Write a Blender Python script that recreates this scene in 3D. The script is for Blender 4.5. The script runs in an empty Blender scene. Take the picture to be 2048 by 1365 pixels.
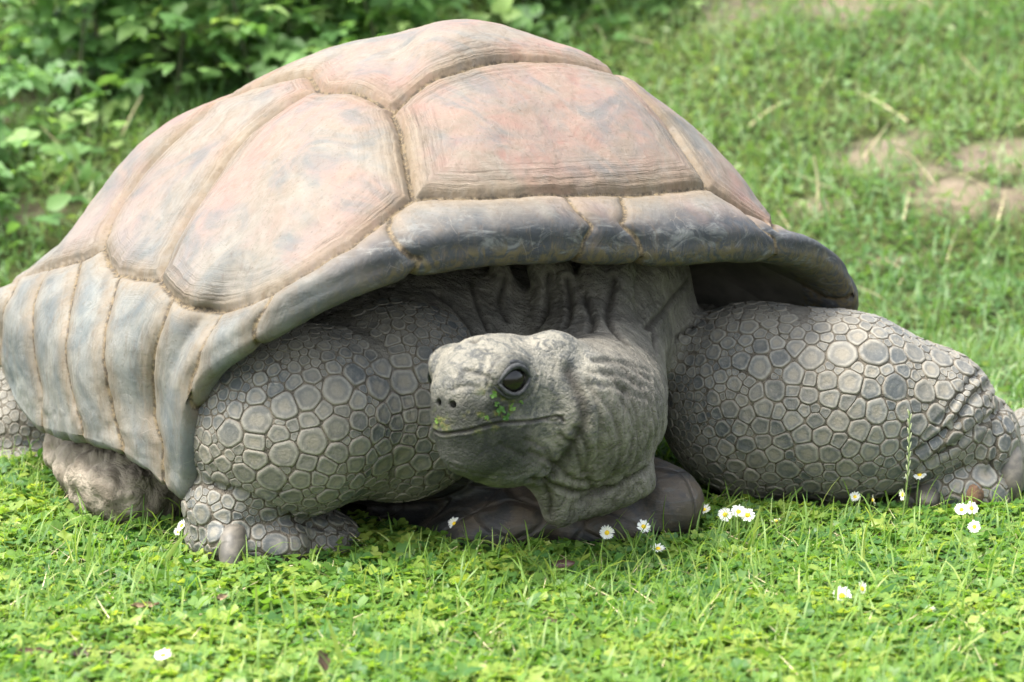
import bpy, math, random
import numpy as np
from mathutils import Vector, Matrix
from mathutils.bvhtree import BVHTree
from mathutils.kdtree import KDTree
import openvdb as vdb

random.seed(4); RNG = np.random.default_rng(4)
SC = bpy.context.scene
COL = SC.collection
R = math.radians

# ------------------------------------------------------------------ camera
F, CX, CY = 5689.0, 1024.0, 682.5
CAMP = np.array([0.0, -4.3, 0.99]); PITCH = R(9.3)
FWD = np.array([0, math.cos(PITCH), -math.sin(PITCH)])
RGT = np.array([1.0, 0, 0]); UPV = np.array([0, math.sin(PITCH), math.cos(PITCH)])
cd = bpy.data.cameras.new('camera'); cam = bpy.data.objects.new('camera', cd); COL.objects.link(cam)
cam.location = CAMP; cam.rotation_euler = (R(90) - PITCH, 0, 0)
cd.lens = F / 2048 * 36; cd.sensor_width = 36; cd.clip_start = 0.05; cd.clip_end = 2000
cd.dof.use_dof = True; cd.dof.focus_distance = 4.20; cd.dof.aperture_fstop = 4.4
SC.camera = cam

# ------------------------------------------------------------------ light
SUN_EL, SUN_AZ = R(66), R(-118)          # azimuth from +Y (away from the camera), negative towards the left
wd = bpy.data.worlds.new('World'); SC.world = wd; wd.use_nodes = True
nt = wd.node_tree; nt.nodes.clear()
sky = nt.nodes.new('ShaderNodeTexSky'); sky.sky_type = 'NISHITA'; sky.sun_disc = False
sky.sun_elevation = SUN_EL; sky.sun_rotation = SUN_AZ; sky.dust_density = 4.0; sky.air_density = 1.0
bg = nt.nodes.new('ShaderNodeBackground'); bg.inputs['Strength'].default_value = 0.15
wo = nt.nodes.new('ShaderNodeOutputWorld')
hs = nt.nodes.new('ShaderNodeHueSaturation'); hs.inputs['Saturation'].default_value = .45   # hazy, bright overcast
nt.links.new(sky.outputs[0], hs.inputs['Color']); nt.links.new(hs.outputs[0], bg.inputs[0]); nt.links.new(bg.outputs[0], wo.inputs[0])
sd = bpy.data.lights.new('sun', 'SUN'); sun = bpy.data.objects.new('sun', sd); COL.objects.link(sun)
sd.energy = 1.5; sd.angle = R(24); sd.color = (1.0, 0.955, 0.88)
sdir = Vector((math.sin(SUN_AZ) * math.cos(SUN_EL), math.cos(SUN_AZ) * math.cos(SUN_EL), math.sin(SUN_EL)))
sun.rotation_euler = sdir.to_track_quat('Z', 'Y').to_euler(); sun.location = (-2, 3, 6)
SC.view_settings.view_transform = 'Standard'; SC.view_settings.look = 'None'
SC.view_settings.gamma = 1.0; SC.view_settings.use_curve_mapping = False
SC.view_settings.exposure = 2.18

# ------------------------------------------------------------------ helpers
def ray(px, py):
    d = FWD + RGT * ((px - CX) / F) + UPV * ((CY - py) / F)
    return d / np.linalg.norm(d)
def W(px, py, Y):
    d = ray(px, py); return CAMP + d * ((Y - CAMP[1]) / d[1])
def proj(P):
    d = P - CAMP; z = d @ FWD
    return np.stack([CX + F * (d @ RGT) / z, CY - F * (d @ UPV) / z], -1), z

def sm(a, b, x):
    t = np.clip((x - a) / (b - a), 0, 1); return t * t * (3 - 2 * t)

def vnoise(P, seed=0):
    """smooth value noise in [-1,1] on an (N,3) array"""
    P = np.asarray(P, float); i = np.floor(P).astype(np.int64); f = P - i
    f = f * f * f * (f * (f * 6 - 15) + 10)
    def h(dx, dy, dz):
        n = (i[:, 0] + dx) * 374761393 + (i[:, 1] + dy) * 668265263 + (i[:, 2] + dz) * 2147483647 + seed * 974711
        n = (n ^ (n >> 13)) * 1274126177; n = n & 0x7fffffff; n = n ^ (n >> 16)
        return (n & 0xffff) / 32767.5 - 1
    r = 0
    for dx in (0, 1):
        for dy in (0, 1):
            for dz in (0, 1):
                w = (f[:, 0] if dx else 1 - f[:, 0]) * (f[:, 1] if dy else 1 - f[:, 1]) * (f[:, 2] if dz else 1 - f[:, 2])
                r = r + w * h(dx, dy, dz)
    return r
def fbm(P, o=3, seed=0):
    P = np.asarray(P, float)
    return sum(vnoise(P * 2 ** k + 17.3 * k, seed + k) * 0.5 ** k for k in range(o)) / (2 - 0.5 ** (o - 1))

def catmull(pts, n):
    """resample a polyline smoothly to n points per span"""
    p = np.asarray(pts, float); q = np.vstack([2 * p[0] - p[1], p, 2 * p[-1] - p[-2]]); out = []
    for i in range(1, len(q) - 2):
        t = np.linspace(0, 1, n, endpoint=False)[:, None]
        a, b, c, d = q[i - 1], q[i], q[i + 1], q[i + 2]
        out.append(0.5 * (2 * b + (c - a) * t + (2 * a - 5 * b + 4 * c - d) * t ** 2 + (3 * b - a - 3 * c + d) * t ** 3))
    return np.vstack(out + [p[-1:]])

def np_mesh(name, V, faces, mat=None, smooth=True, attrs=None):
    """faces: (N,3) or (N,4) int array, or a list of such arrays"""
    me = bpy.data.meshes.new(name)
    fl = faces if isinstance(faces, list) else [faces]
    fl = [np.asarray(f) for f in fl if len(f)]
    V = np.asarray(V, np.float32)
    me.vertices.add(len(V)); me.vertices.foreach_set('co', V.ravel())
    lv = np.concatenate([f.ravel() for f in fl]).astype(np.int32)
    tot = np.concatenate([np.full(len(f), f.shape[1]) for f in fl]).astype(np.int32)
    st = np.concatenate([[0], np.cumsum(tot)[:-1]]).astype(np.int32)
    me.loops.add(len(lv)); me.loops.foreach_set('vertex_index', lv)
    me.polygons.add(len(tot)); me.polygons.foreach_set('loop_start', st)
    me.update(calc_edges=True)
    me.polygons.foreach_set('use_smooth', np.full(len(tot), smooth))
    for k, a in (attrs or {}).items():
        at = me.attributes.new(k, 'FLOAT', 'POINT'); at.data.foreach_set('value', np.asarray(a, np.float32))
    if mat: me.materials.append(mat)
    return me
def obj(name, me, parent=None, loc=None):
    o = bpy.data.objects.new(name, me); COL.objects.link(o)
    if parent: o.parent = parent
    if loc is not None: o.location = loc
    return o
def tag(o, label=None, cat=None, group=None, kind=None):
    for k, v in (('label', label), ('category', cat), ('group', group), ('kind', kind)):
        if v: o[k] = v
    return o
def empty(name, loc, label=None, cat=None, group=None):
    o = bpy.data.objects.new(name, None); COL.objects.link(o); o.location = loc; o.empty_display_size = 0.05
    return tag(o, label, cat, group)

class Mat:
    """tiny node-building helper"""
    def __init__(s, name, rough=0.7, spec=0.3):
        s.m = bpy.data.materials.new(name); s.m.use_nodes = True; s.t = s.m.node_tree; s.t.nodes.clear()
        s.out = s.n('ShaderNodeOutputMaterial'); s.b = s.n('ShaderNodeBsdfPrincipled')
        s.b.inputs['Roughness'].default_value = rough; s.b.inputs['Specular IOR Level'].default_value = spec
        s.l(s.b.outputs[0], s.out.inputs[0])
    def n(s, t, **k):
        x = s.t.nodes.new(t)
        for a, v in k.items(): setattr(x, a, v)
        return x
    def l(s, a, b): s.t.links.new(a, b)
    def put(s, sock, v):
        if isinstance(v, (int, float, tuple)): sock.default_value = v if not (isinstance(v, tuple) and len(v) == 3 and len(sock.default_value) == 4) else v + (1,)
        else: s.l(v, sock)
    def attr(s, name): return s.n('ShaderNodeAttribute', attribute_name=name).outputs['Fac']
    def pos(s): return s.n('ShaderNodeNewGeometry').outputs['Position']
    def obco(s): return s.n('ShaderNodeTexCoord').outputs['Object']
    def noise(s, vec, sc, det=4, rough=0.55, dist=0.0):
        x = s.n('ShaderNodeTexNoise'); s.l(vec, x.inputs['Vector']); x.inputs['Scale'].default_value = sc
        x.inputs['Detail'].default_value = det; x.inputs['Roughness'].default_value = rough; x.inputs['Distortion'].default_value = dist
        return x.outputs['Fac']
    def voro(s, vec, sc, feat='F1', rnd=1.0):
        x = s.n('ShaderNodeTexVoronoi', feature=feat); s.l(vec, x.inputs['Vector']); x.inputs['Scale'].default_value = sc
        x.inputs['Randomness'].default_value = rnd
        return x.outputs['Distance']
    def scale(s, vec, v):
        x = s.n('ShaderNodeVectorMath', operation='MULTIPLY'); s.l(vec, x.inputs[0]); x.inputs[1].default_value = v; return x.outputs[0]
    def vadd(s, a, b):
        x = s.n('ShaderNodeVectorMath', operation='ADD'); s.put(x.inputs[0], a); s.put(x.inputs[1], b); return x.outputs[0]
    def math(s, op, a, b=0.0, clamp=False):
        x = s.n('ShaderNodeMath', operation=op, use_clamp=clamp); s.put(x.inputs[0], a); s.put(x.inputs[1], b); return x.outputs[0]
    def rng(s, v, a, b, c=0.0, d=1.0, smooth=True):
        x = s.n('ShaderNodeMapRange'); x.interpolation_type = 'SMOOTHSTEP' if smooth else 'LINEAR'
        s.put(x.inputs['Value'], v)
        for k, q in zip(('From Min', 'From Max', 'To Min', 'To Max'), (a, b, c, d)): x.inputs[k].default_value = q
        return x.outputs['Result']
    def mix(s, f, a, b, mode='MIX'):
        x = s.n('ShaderNodeMix', data_type='RGBA', blend_type=mode); s.put(x.inputs[0], f); s.put(x.inputs[6], a); s.put(x.inputs[7], b); return x.outputs[2]
    def bump(s, h, strength=0.5, dist=0.002, nrm=None):
        x = s.n('ShaderNodeBump'); x.inputs['Strength'].default_value = strength; x.inputs['Distance'].default_value = dist
        s.l(h, x.inputs['Height'])
        if nrm: s.l(nrm, x.inputs['Normal'])
        return x.outputs[0]
    def done(s, col=None, nrm=None, rough=None):
        if col is not None: s.put(s.b.inputs['Base Color'], col)
        if nrm is not None: s.l(nrm, s.b.inputs['Normal'])
        if rough is not None: s.put(s.b.inputs['Roughness'], rough)
        return s.m

# ------------------------------------------------------------------ materials
def mat_shell():
    m = Mat('shell_keratin', 0.62, 0.28); p = m.pos(); seam = m.attr('seam'); lip = m.attr('lip'); low = m.attr('low'); tan = m.attr('tanrim')
    n1 = m.noise(p, 5.5, 5, 0.6, 0.6); n2 = m.noise(p, 22, 6, 0.65, 0.8); n3 = m.noise(p, 9, 5, 0.6, 1.2)
    str_ = m.noise(m.scale(p, (1.0, 1.0, 0.18)), 85, 5, 0.7)
    pink = m.mix(m.rng(n2, .3, .7), (0.168, 0.094, 0.074), (0.190, 0.134, 0.105))
    cream = m.mix(m.rng(n2, .35, .7), (0.162, 0.140, 0.110), (0.130, 0.104, 0.078))
    top = m.mix(m.rng(n1, .38, .62), cream, pink)
    grey = m.mix(m.rng(n3, .35, .68), (0.155, 0.162, 0.146), (0.078, 0.091, 0.092))
    mott = m.noise(m.scale(p, (1, 1, .6)), 48, 6, .72, 1.6)
    top = m.mix(m.rng(mott, .50, .70, 0, .45), top, (0.185, 0.163, 0.134)); grey = m.mix(m.rng(mott, .48, .68, 0, .40), grey, (0.070, 0.080, 0.082))
    c = m.mix(m.rng(n3, .42, .70, 0, .7), top, grey)
    lowm = m.math('MULTIPLY', low, m.rng(n1, .2, .62, .55, 1.0), True)
    c = m.mix(lowm, c, grey)
    # ochre growth zone along the sutures
    ring = m.math('ADD', seam, m.math('MULTIPLY', n2, 0.018))
    z = m.math('MULTIPLY', m.rng(ring, .012, .052, 1.0, 0.0), m.rng(str_, .25, .75, .45, 1.0), True)
    c = m.mix(m.math('MULTIPLY', z, .72), c, (0.150, 0.108, 0.060))
    # dark worn keratin on the front rim, with pale scuffs
    sc = m.noise(m.scale(p, (1, 1, 2.2)), 16, 6, 0.68, 1.5)
    dk = m.mix(m.rng(sc, .50, .70), (0.033, 0.037, 0.041), (0.13, 0.135, 0.13))
    moss = m.mix(m.rng(mott, .42, .60), dk, (0.085, 0.070, 0.036))
    dk = m.mix(tan, dk, moss)
    c = m.mix(m.math('MULTIPLY', lip, m.rng(n2, .2, .5, .75, 1.0)), c, dk)
    # fibrous line in the suture itself
    frag = m.noise(p, 95, 4, 0.75)
    c = m.mix(m.rng(m.math('ADD', seam, m.math('MULTIPLY', frag, .003)), .0038, .0075, .9, 0), c, m.mix(m.rng(frag, .40, .60), (0.032, 0.024, 0.014), (0.140, 0.105, 0.058)))
    # scratches and flecks
    fl = m.noise(p, 240, 2, 0.5); scr = m.voro(m.scale(m.vadd(p, (0.3, 0, 0)), (3.2, 2.0, 1.0)), 17, 'DISTANCE_TO_EDGE')
    c = m.mix(m.rng(fl, .62, .74, 0, .5), c, (0.075, 0.058, 0.042)); c = m.mix(m.math('MULTIPLY', m.rng(str_, .50, .72), .42), c, (0.085, 0.064, 0.045))
    c = m.mix(m.math('MULTIPLY', m.rng(scr, .0, .012, .30, 0), m.rng(n2, .45, .6)), c, (0.28, 0.25, 0.205))
    sc2 = m.voro(m.vadd(m.scale(p, (1.0, 1.0, 2.6)), m.scale(m.vadd(p, (.1, .4, .2)), (.3, .1, .2))), 13, 'DISTANCE_TO_EDGE'); flake = m.math('MULTIPLY', m.rng(sc2, .012, .0), m.rng(m.noise(p, 7, 3), .52, .62))
    c = m.mix(m.math('MULTIPLY', flake, .22), c, (0.055, 0.042, 0.030))
    # relief: growth lines parallel to the sutures, fine fibre, pits
    sx = m.n('ShaderNodeSeparateXYZ'); m.l(p, sx.inputs[0]); cx = m.n('ShaderNodeCombineXYZ')
    m.l(m.math('ADD', m.math('MULTIPLY', seam, 330.0), m.math('MULTIPLY', n2, 3.2)), cx.inputs[0]); m.l(m.math('MULTIPLY', sx.outputs[0], 7.0), cx.inputs[1]); m.l(m.math('MULTIPLY', sx.outputs[2], 7.0), cx.inputs[2])
    gr = m.noise(cx.outputs[0], 1.0, 4, .7); gw = m.math('MULTIPLY', m.math('MULTIPLY', m.rng(seam, .007, .016), m.rng(m.math('ADD', seam, m.math('MULTIPLY', n1, .05)), .048, .095, 1.0, .10)), m.math('MULTIPLY', m.rng(m.noise(p, 11, 3), .35, .6, .35, 1.0), m.rng(m.attr('isrim'), 0, 1, 1.0, .35)))
    c = m.mix(m.math('MULTIPLY', m.math('MULTIPLY', m.rng(gr, .52, .36), gw), .62), c, (0.070, 0.050, 0.032))
    c = m.mix(m.math('MULTIPLY', m.math('MULTIPLY', m.rng(gr, .55, .70), gw), .40), c, (0.26, 0.215, 0.155))
    gl = m.math('MULTIPLY', gr, gw)
    nb = m.bump(gl, .85, .0044); nb = m.bump(m.math('SUBTRACT', 1.0, flake), .15, .001, nb)
    nb = m.bump(n2, .40, .006, nb); nb = m.bump(mott, .2, .002, nb); nb = m.bump(str_, .35, .0018, nb); nb = m.bump(m.noise(p, 300, 3), .25, .0008, nb)
    return m.done(c, nb, m.rng(n2, .3, .7, .60, .82))
def mat_skin():
    m = Mat('tortoise_skin', 0.75, 0.25); p = m.pos(); head = m.attr('head'); cre = m.attr('crease'); jaw = m.attr('jaw'); leg = m.attr('leg')
    n1 = m.noise(p, 14, 5, .6, .4); n2 = m.noise(p, 60, 5, .65, .8); n3 = m.noise(p, 230, 3, .6)
    base = m.mix(m.rng(n1, .35, .65), (0.108, 0.102, 0.085), (0.180, 0.167, 0.135))
    base = m.mix(m.rng(n2, .55, .75, 0, .6), base, (0.20, 0.182, 0.143))
    hd = m.mix(m.rng(n1, .35, .62), (0.120, 0.120, 0.104), (0.230, 0.215, 0.170))
    hd = m.mix(m.rng(n2, .45, .63, 0, .80), hd, (0.046, 0.052, 0.054)); ey = m.voro(m.vadd(p, m.scale(m.vadd(p, (.3, .2, .1)), (.2, .2, .2))), 62, 'DISTANCE_TO_EDGE')
    hd = m.mix(m.rng(ey, .0, .05, .28, 0), hd, (0.035, 0.036, 0.034))
    hd = m.mix(m.rng(n3, .55, .70, 0, .5), hd, (0.28, 0.265, 0.225))
    c = m.mix(head, base, hd)
    lg = m.mix(m.rng(n2, .35, .65), (0.145, 0.124, 0.092), (0.075, 0.065, 0.049))
    c = m.mix(leg, c, lg)
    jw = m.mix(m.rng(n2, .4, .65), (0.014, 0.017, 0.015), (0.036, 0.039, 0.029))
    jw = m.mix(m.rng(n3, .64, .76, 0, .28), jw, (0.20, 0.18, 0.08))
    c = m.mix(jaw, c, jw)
    c = m.mix(m.math('MULTIPLY', m.attr('smear'), .8), c, m.mix(m.rng(n3, .4, .6), (0.050, 0.085, 0.014), (0.150, 0.140, 0.030)))
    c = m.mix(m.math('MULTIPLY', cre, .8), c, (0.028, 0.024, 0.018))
    v = m.voro(p, 150, 'DISTANCE_TO_EDGE'); v2 = m.voro(p, 420, 'DISTANCE_TO_EDGE')
    cx = m.n('ShaderNodeCombineXYZ'); sx = m.n('ShaderNodeSeparateXYZ'); m.l(p, sx.inputs[0]); m.l(m.math('MULTIPLY', m.attr('ringco'), 120.0), cx.inputs[0]); m.l(m.math('MULTIPLY', sx.outputs[2], 48.0), cx.inputs[1]); m.l(m.math('MULTIPLY', sx.outputs[0], 48.0), cx.inputs[2])
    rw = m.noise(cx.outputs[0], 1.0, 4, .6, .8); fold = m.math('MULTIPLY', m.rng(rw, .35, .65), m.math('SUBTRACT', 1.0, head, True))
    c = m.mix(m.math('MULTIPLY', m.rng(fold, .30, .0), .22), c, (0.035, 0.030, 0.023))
    nb = m.bump(fold, .6, .0034); nb = m.bump(m.rng(v, 0, .25), .40, .0016, nb); nb = m.bump(m.rng(v2, 0, .3), .3, .0007, nb)
    nb = m.bump(n2, .55, .004, nb); nb = m.bump(n3, .35, .0012, nb)
    return m.done(c, nb)
def mat_scale():
    m = Mat('leg_scale', 0.6, 0.3); rr = m.attr('ring'); rd = m.attr('rnd'); p = m.pos()
    n2 = m.noise(p, 70, 5, .65, .6); n3 = m.noise(p, 260, 4, .65); n1 = m.noise(p, 9, 3)
    g = m.mix(m.rng(m.math('ADD', m.math('MULTIPLY', n2, .75), m.math('MULTIPLY', rd, .3)), .35, .75), (0.068, 0.074, 0.073), (0.180, 0.178, 0.158))
    t = m.mix(n3, (0.228, 0.206, 0.158), (0.132, 0.116, 0.086))
    k = m.math('ADD', m.math('MULTIPLY', rd, .42), m.math('MULTIPLY', n2, .55))
    cen = m.math('MULTIPLY', m.rng(m.math('ADD', rr, m.math('MULTIPLY', n3, .5)), .45, 1.0, 1, 0), m.rng(k, .28, .62))
    c = m.mix(m.math('MULTIPLY', cen, .8), g, t)
    ed = m.rng(m.math('ADD', rr, m.math('MULTIPLY', n2, .16)), .93, 1.06)
    c = m.mix(m.math('MULTIPLY', m.math('MULTIPLY', ed, m.rng(n2, .3, .6, .35, 1.0)), .85), c, (0.150, 0.130, 0.098))
    c = m.mix(m.math('MULTIPLY', m.rng(n1, .40, .65), .60), c, t)
    rb = m.math('ADD', rr, m.math('MULTIPLY', n2, .20)); c = m.mix(m.math('MULTIPLY', m.math('MULTIPLY', m.rng(rb, .78, .92), m.rng(n2, .35, .62, .05, .75)), m.rng(rb, 1.06, .96)), c, (0.24, 0.225, 0.185)); c = m.mix(m.math('MULTIPLY', m.math('MULTIPLY', m.rng(rb, .50, .66), m.rng(rb, .84, .72)), .28), c, (0.050, 0.056, 0.056))
    c = m.mix(m.rng(n3, .60, .74, 0, .5), c, (0.27, 0.255, 0.215))
    s_ = m.n('ShaderNodeMath', operation='SINE'); m.l(m.math('MULTIPLY', m.math('ADD', rr, m.math('MULTIPLY', n2, .55)), 24.0), s_.inputs[0])
    nb = m.bump(s_.outputs[0], .07, .0008); nb = m.bump(n2, .5, .003, nb); nb = m.bump(n3, .4, .0010, nb)
    return m.done(c, nb)
def mat_simple(name, a, b, sc=30, rough=.6, spec=.3, bump=.3, bd=.002):
    m = Mat(name, rough, spec); p = m.pos(); n = m.noise(p, sc, 5, .62, .5)
    return m.done(m.mix(m.rng(n, .32, .68), a, b), m.bump(n, bump, bd))
def mat_plastron():
    m = Mat('plastron', .55, .3); p = m.pos(); n = m.noise(p, 9, 5, .65, 1.5); f = m.noise(p, 90, 5, .7); st = m.noise(m.scale(p, (.35, .35, 1.6)), 46, 5, .7, .8)
    c = m.mix(m.rng(n, .40, .62), (0.020, 0.021, 0.021), (0.055, 0.044, 0.031)); c = m.mix(m.rng(st, .52, .70, 0, .7), c, (0.060, 0.061, 0.058)); c = m.mix(m.rng(f, .58, .72, 0, .7), c, (0.105, 0.084, 0.060))
    v = m.voro(m.scale(p, (1, 1, 1.4)), 9, 'DISTANCE_TO_EDGE'); c = m.mix(m.rng(v, 0, .035, .8, 0), c, (0.02, 0.017, 0.013))
    nb = m.bump(m.rng(v, 0, .06), .6, .006); nb = m.bump(st, .6, .004, nb); return m.done(c, m.bump(f, .5, .002, nb))
def mat_leaf(name, a, b, c3, trans=.45, rough=.45, spec=.4):
    """leaf: tint attribute runs a -> b -> c3; thin, so light passes through"""
    m = Mat(name, rough, spec); t = m.attr('tint'); n = m.noise(m.pos(), 90, 3)
    col = m.mix(m.rng(t, 0, .55, 0, 1, False), a, b); col = m.mix(m.rng(t, .6, 1, 0, 1, False), col, c3)
    col = m.mix(m.rng(n, .3, .7, 0, .25), col, a)
    m.put(m.b.inputs['Base Color'], col)
    tr = m.n('ShaderNodeBsdfTranslucent'); yel = m.mix(.5, col, (1.0, 1.0, 0.42), 'MULTIPLY')
    m.l(m.mix(1.0, yel, (1.7, 1.7, 1.2), 'MULTIPLY'), tr.inputs[0])
    ms = m.n('ShaderNodeMixShader'); ms.inputs[0].default_value = trans
    m.l(m.b.outputs[0], ms.inputs[1]); m.l(tr.outputs[0], ms.inputs[2]); m.l(ms.outputs[0], m.out.inputs[0])
    return m.m
def mat_ground():
    m = Mat('soil', 0.9, 0.15); p = m.pos(); b = m.attr('bare')
    n1 = m.noise(p, 3, 5, .6, .5); n2 = m.noise(p, 30, 6, .7, .5)
    g = m.mix(m.rng(n2, .35, .65), (0.028, 0.040, 0.012), (0.075, 0.085, 0.028))
    s = m.mix(m.rng(n2, .3, .7), (0.115, 0.090, 0.068), (0.205, 0.165, 0.125)); s = m.mix(m.rng(n1, .4, .6, 0, .5), s, (0.17, 0.14, 0.085))
    c = m.mix(b, g, s)
    nb = m.bump(n2, .8, .02)
    return m.done(c, nb)
M = dict(shell=mat_shell(), skin=mat_skin(), scale=mat_scale(), ground=mat_ground(),
    plastron=mat_plastron(),
    bridge=mat_simple('bridge', (0.27, 0.232, 0.178), (0.125, 0.104, 0.076), 22, .8, .2, .9, .02),
    claw=mat_simple('claw_horn', (0.135, 0.120, 0.096), (0.065, 0.060, 0.050), 45, .5, .35, .4),
    clawb=mat_simple('worn_claw', (0.15, 0.085, 0.05), (0.085, 0.055, 0.035), 80, .85, .2, .9, .004),
    lid=mat_simple('eyelid', (0.012, 0.013, 0.014), (0.040, 0.042, 0.041), 160, .6, .3, .6, .002),
    eye=mat_simple('eyeball', (0.004, 0.004, 0.003), (0.008, 0.007, 0.005), 40, .13, .35, 0, .001),
    clover=mat_leaf('clover', (0.058, 0.146, 0.032), (0.140, 0.248, 0.040), (0.27, 0.340, 0.062), .46),
    blade=mat_leaf('grass_blade', (0.082, 0.172, 0.030), (0.160, 0.258, 0.042), (0.30, 0.35, 0.10), .45),
    far=mat_leaf('far_leaf', (0.070, 0.155, 0.048), (0.130, 0.225, 0.070), (0.24, 0.29, 0.13), .42),
    bush=mat_leaf('bush_leaf', (0.085, 0.185, 0.058), (0.170, 0.295, 0.095), (0.28, 0.37, 0.14), .47),
    lining=mat_simple('shell_lining', (0.115, 0.105, 0.085), (0.065, 0.062, 0.050), 14, .8, .2, .4),
    seed=mat_simple('seed_husk', (0.30, 0.32, 0.19), (0.22, 0.26, 0.13), 90, .7, .2, .2),
    green_stem=mat_simple('bush_stem', (0.05, 0.07, 0.03), (0.08, 0.075, 0.04), 30, .7, .2, .2),
    straw=mat_simple('straw', (0.42, 0.36, 0.20), (0.55, 0.48, 0.30), 30, .7, .2, .1),
    petal=mat_leaf('petal', (0.78, 0.78, 0.76), (0.82, 0.82, 0.80), (0.80, 0.74, 0.76), .3, .6, .2),
    disc=mat_simple('daisy_disc', (0.75, 0.50, 0.02), (0.82, 0.60, 0.04), 900, .7, .2, .8, .001),
    dry=mat_simple('dry_leaf', (0.11, 0.065, 0.034), (0.05, 0.030, 0.018), 40, .6, .3, .4),
    dark_dry=mat_simple('dark_leaf', (0.040, 0.020, 0.018), (0.075, 0.040, 0.032), 40, .45, .4, .4),
    twig=mat_simple('twig', (0.28, 0.20, 0.12), (0.17, 0.12, 0.07), 60, .8, .2, .4))

# ------------------------------------------------------------------ ground
def gz(x, y):
    x = np.asarray(x, float); y = np.asarray(y, float)
    t = np.maximum(y - 1.35, 0)
    rise = 0.36 * (np.sqrt(t * t + .12) - np.sqrt(.12))
    rise = np.where(rise > 3.2, 3.2 + 2.0 * np.tanh((rise - 3.2) / 6.0), rise)
    P = np.stack([x * 1.3, y * 1.3, 0 * x], -1).reshape(-1, 3)
    n = vnoise(P, 3).reshape(x.shape) * .05 + vnoise(P * 3.1, 5).reshape(x.shape) * .02
    near = np.clip((y - .9) / .8, 0, 1)
    hollow = -.06 * np.exp(-(((x - 1.17) / .22) ** 2 + ((y - 1.98) / .16) ** 2)) + .03 * np.exp(-(((x - 1.2) / .35) ** 2 + ((y - 2.28) / .14) ** 2))
    return rise + n * near + .004 * n / .05 + hollow
def ghit(px, py, h=0.0):
    """point on the ground (plus h) along a view ray"""
    d = ray(px, py); t = 2.0
    for _ in range(400):
        p = CAMP + d * t; g = float(gz(p[0], p[1])) + h
        if p[2] <= g: break
        t += .02
    for _ in range(20):
        p = CAMP + d * t; t += (p[2] - float(gz(p[0], p[1])) - h) * 1.5
    return CAMP + d * t
BARE = [(1790, 295, .11, .11), (1985, 320, .16, .15), (1930, 380, .15, .10), (1860, 340, .08, .06), (1720, 330, .05, .06), (1650, 410, .07, .05), (2040, 390, .12, .07),
        (1780, 520, .08, .03), (1700, 5, .2, .25), (1450, 15, .12, .2), (250, 1335, .06, .03), (60, 215, .1, .12), (40, 420, .12, .1)]
BP = [(ghit(a, b), c, d) for a, b, c, d in BARE]
def bare(x, y):
    r = np.zeros(np.shape(x))
    for p, a, b in BP: r = np.maximum(r, .86 * np.exp(-(((x - p[0]) / a) ** 2 + ((y - p[1]) / b) ** 2)))
    n = vnoise(np.stack([np.ravel(x) * 9, np.ravel(y) * 9, 0 * np.ravel(x)], -1), 9).reshape(np.shape(x))
    return np.clip(sm(.18, .75, r + n * .30), 0, 1)
def build_ground():
    xs = np.concatenate([-np.geomspace(400, 3, 22), np.linspace(-2.8, 2.8, 190), np.geomspace(3, 400, 22)])
    ys = np.concatenate([-np.geomspace(60, 3.1, 8), np.linspace(-3, -1.2, 12), np.linspace(-1.1, 4.5, 190), np.geomspace(4.7, 600, 34)])
    X, Y = np.meshgrid(xs, ys, indexing='ij'); Z = gz(X, Y)
    i = np.arange(X.size).reshape(X.shape)
    f = np.stack([i[:-1, :-1], i[1:, :-1], i[1:, 1:], i[:-1, 1:]], -1).reshape(-1, 4)
    me = np_mesh('ground', np.stack([X, Y, Z], -1).reshape(-1, 3), f, M['ground'], attrs={'bare': bare(X, Y).ravel()})
    tag(obj('ground', me), 'grassy ground rising to a bank with bare soil patches', kind='structure')
build_ground()

# ------------------------------------------------------------------ tortoise: carapace
YAW = 0.6121; TB = np.array([-0.2474, 0.3279, 0.0]); APX = 0.2556; HGT = .7701; PE, QE = 1.25, 1.4226
TF = np.array([math.sin(YAW), -math.cos(YAW), 0]); TL = np.array([math.cos(YAW), math.sin(YAW), 0])
KN = np.radians([0, 20, 40, 60, 80, 100, 130, 160, 180])
RK = np.array([.6725, .7117, .746, .6983, .6268, .6083, .6535, .6693, .672])
ZK = np.array([.4363, .441, .3575, .2052, .1487, .1512, .1626, .1319, .1191])
def kint(th, v):
    th = np.abs((th + np.pi) % (2 * np.pi) - np.pi)
    k = np.concatenate([-KN[1:3][::-1], KN, 2 * np.pi - KN[-3:-1][::-1]]); v = np.concatenate([v[1:3][::-1], v, v[-3:-1][::-1]])
    i = np.clip(np.searchsorted(k, th) - 1, 1, len(k) - 3); g = lambda j: (v[j + 1] - v[j - 1]) / (k[j + 1] - k[j - 1])
    h = k[i + 1] - k[i]; s = (th - k[i]) / h
    return (2 * s**3 - 3 * s**2 + 1) * v[i] + (s**3 - 2 * s**2 + s) * h * g(i) + (-2 * s**3 + 3 * s**2) * v[i + 1] + (s**3 - s**2) * h * g(i + 1)
def loc2w(lx, ly, z): return TB + lx[..., None] * TF + ly[..., None] * TL + np.stack([0 * z, 0 * z, z], -1)

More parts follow.
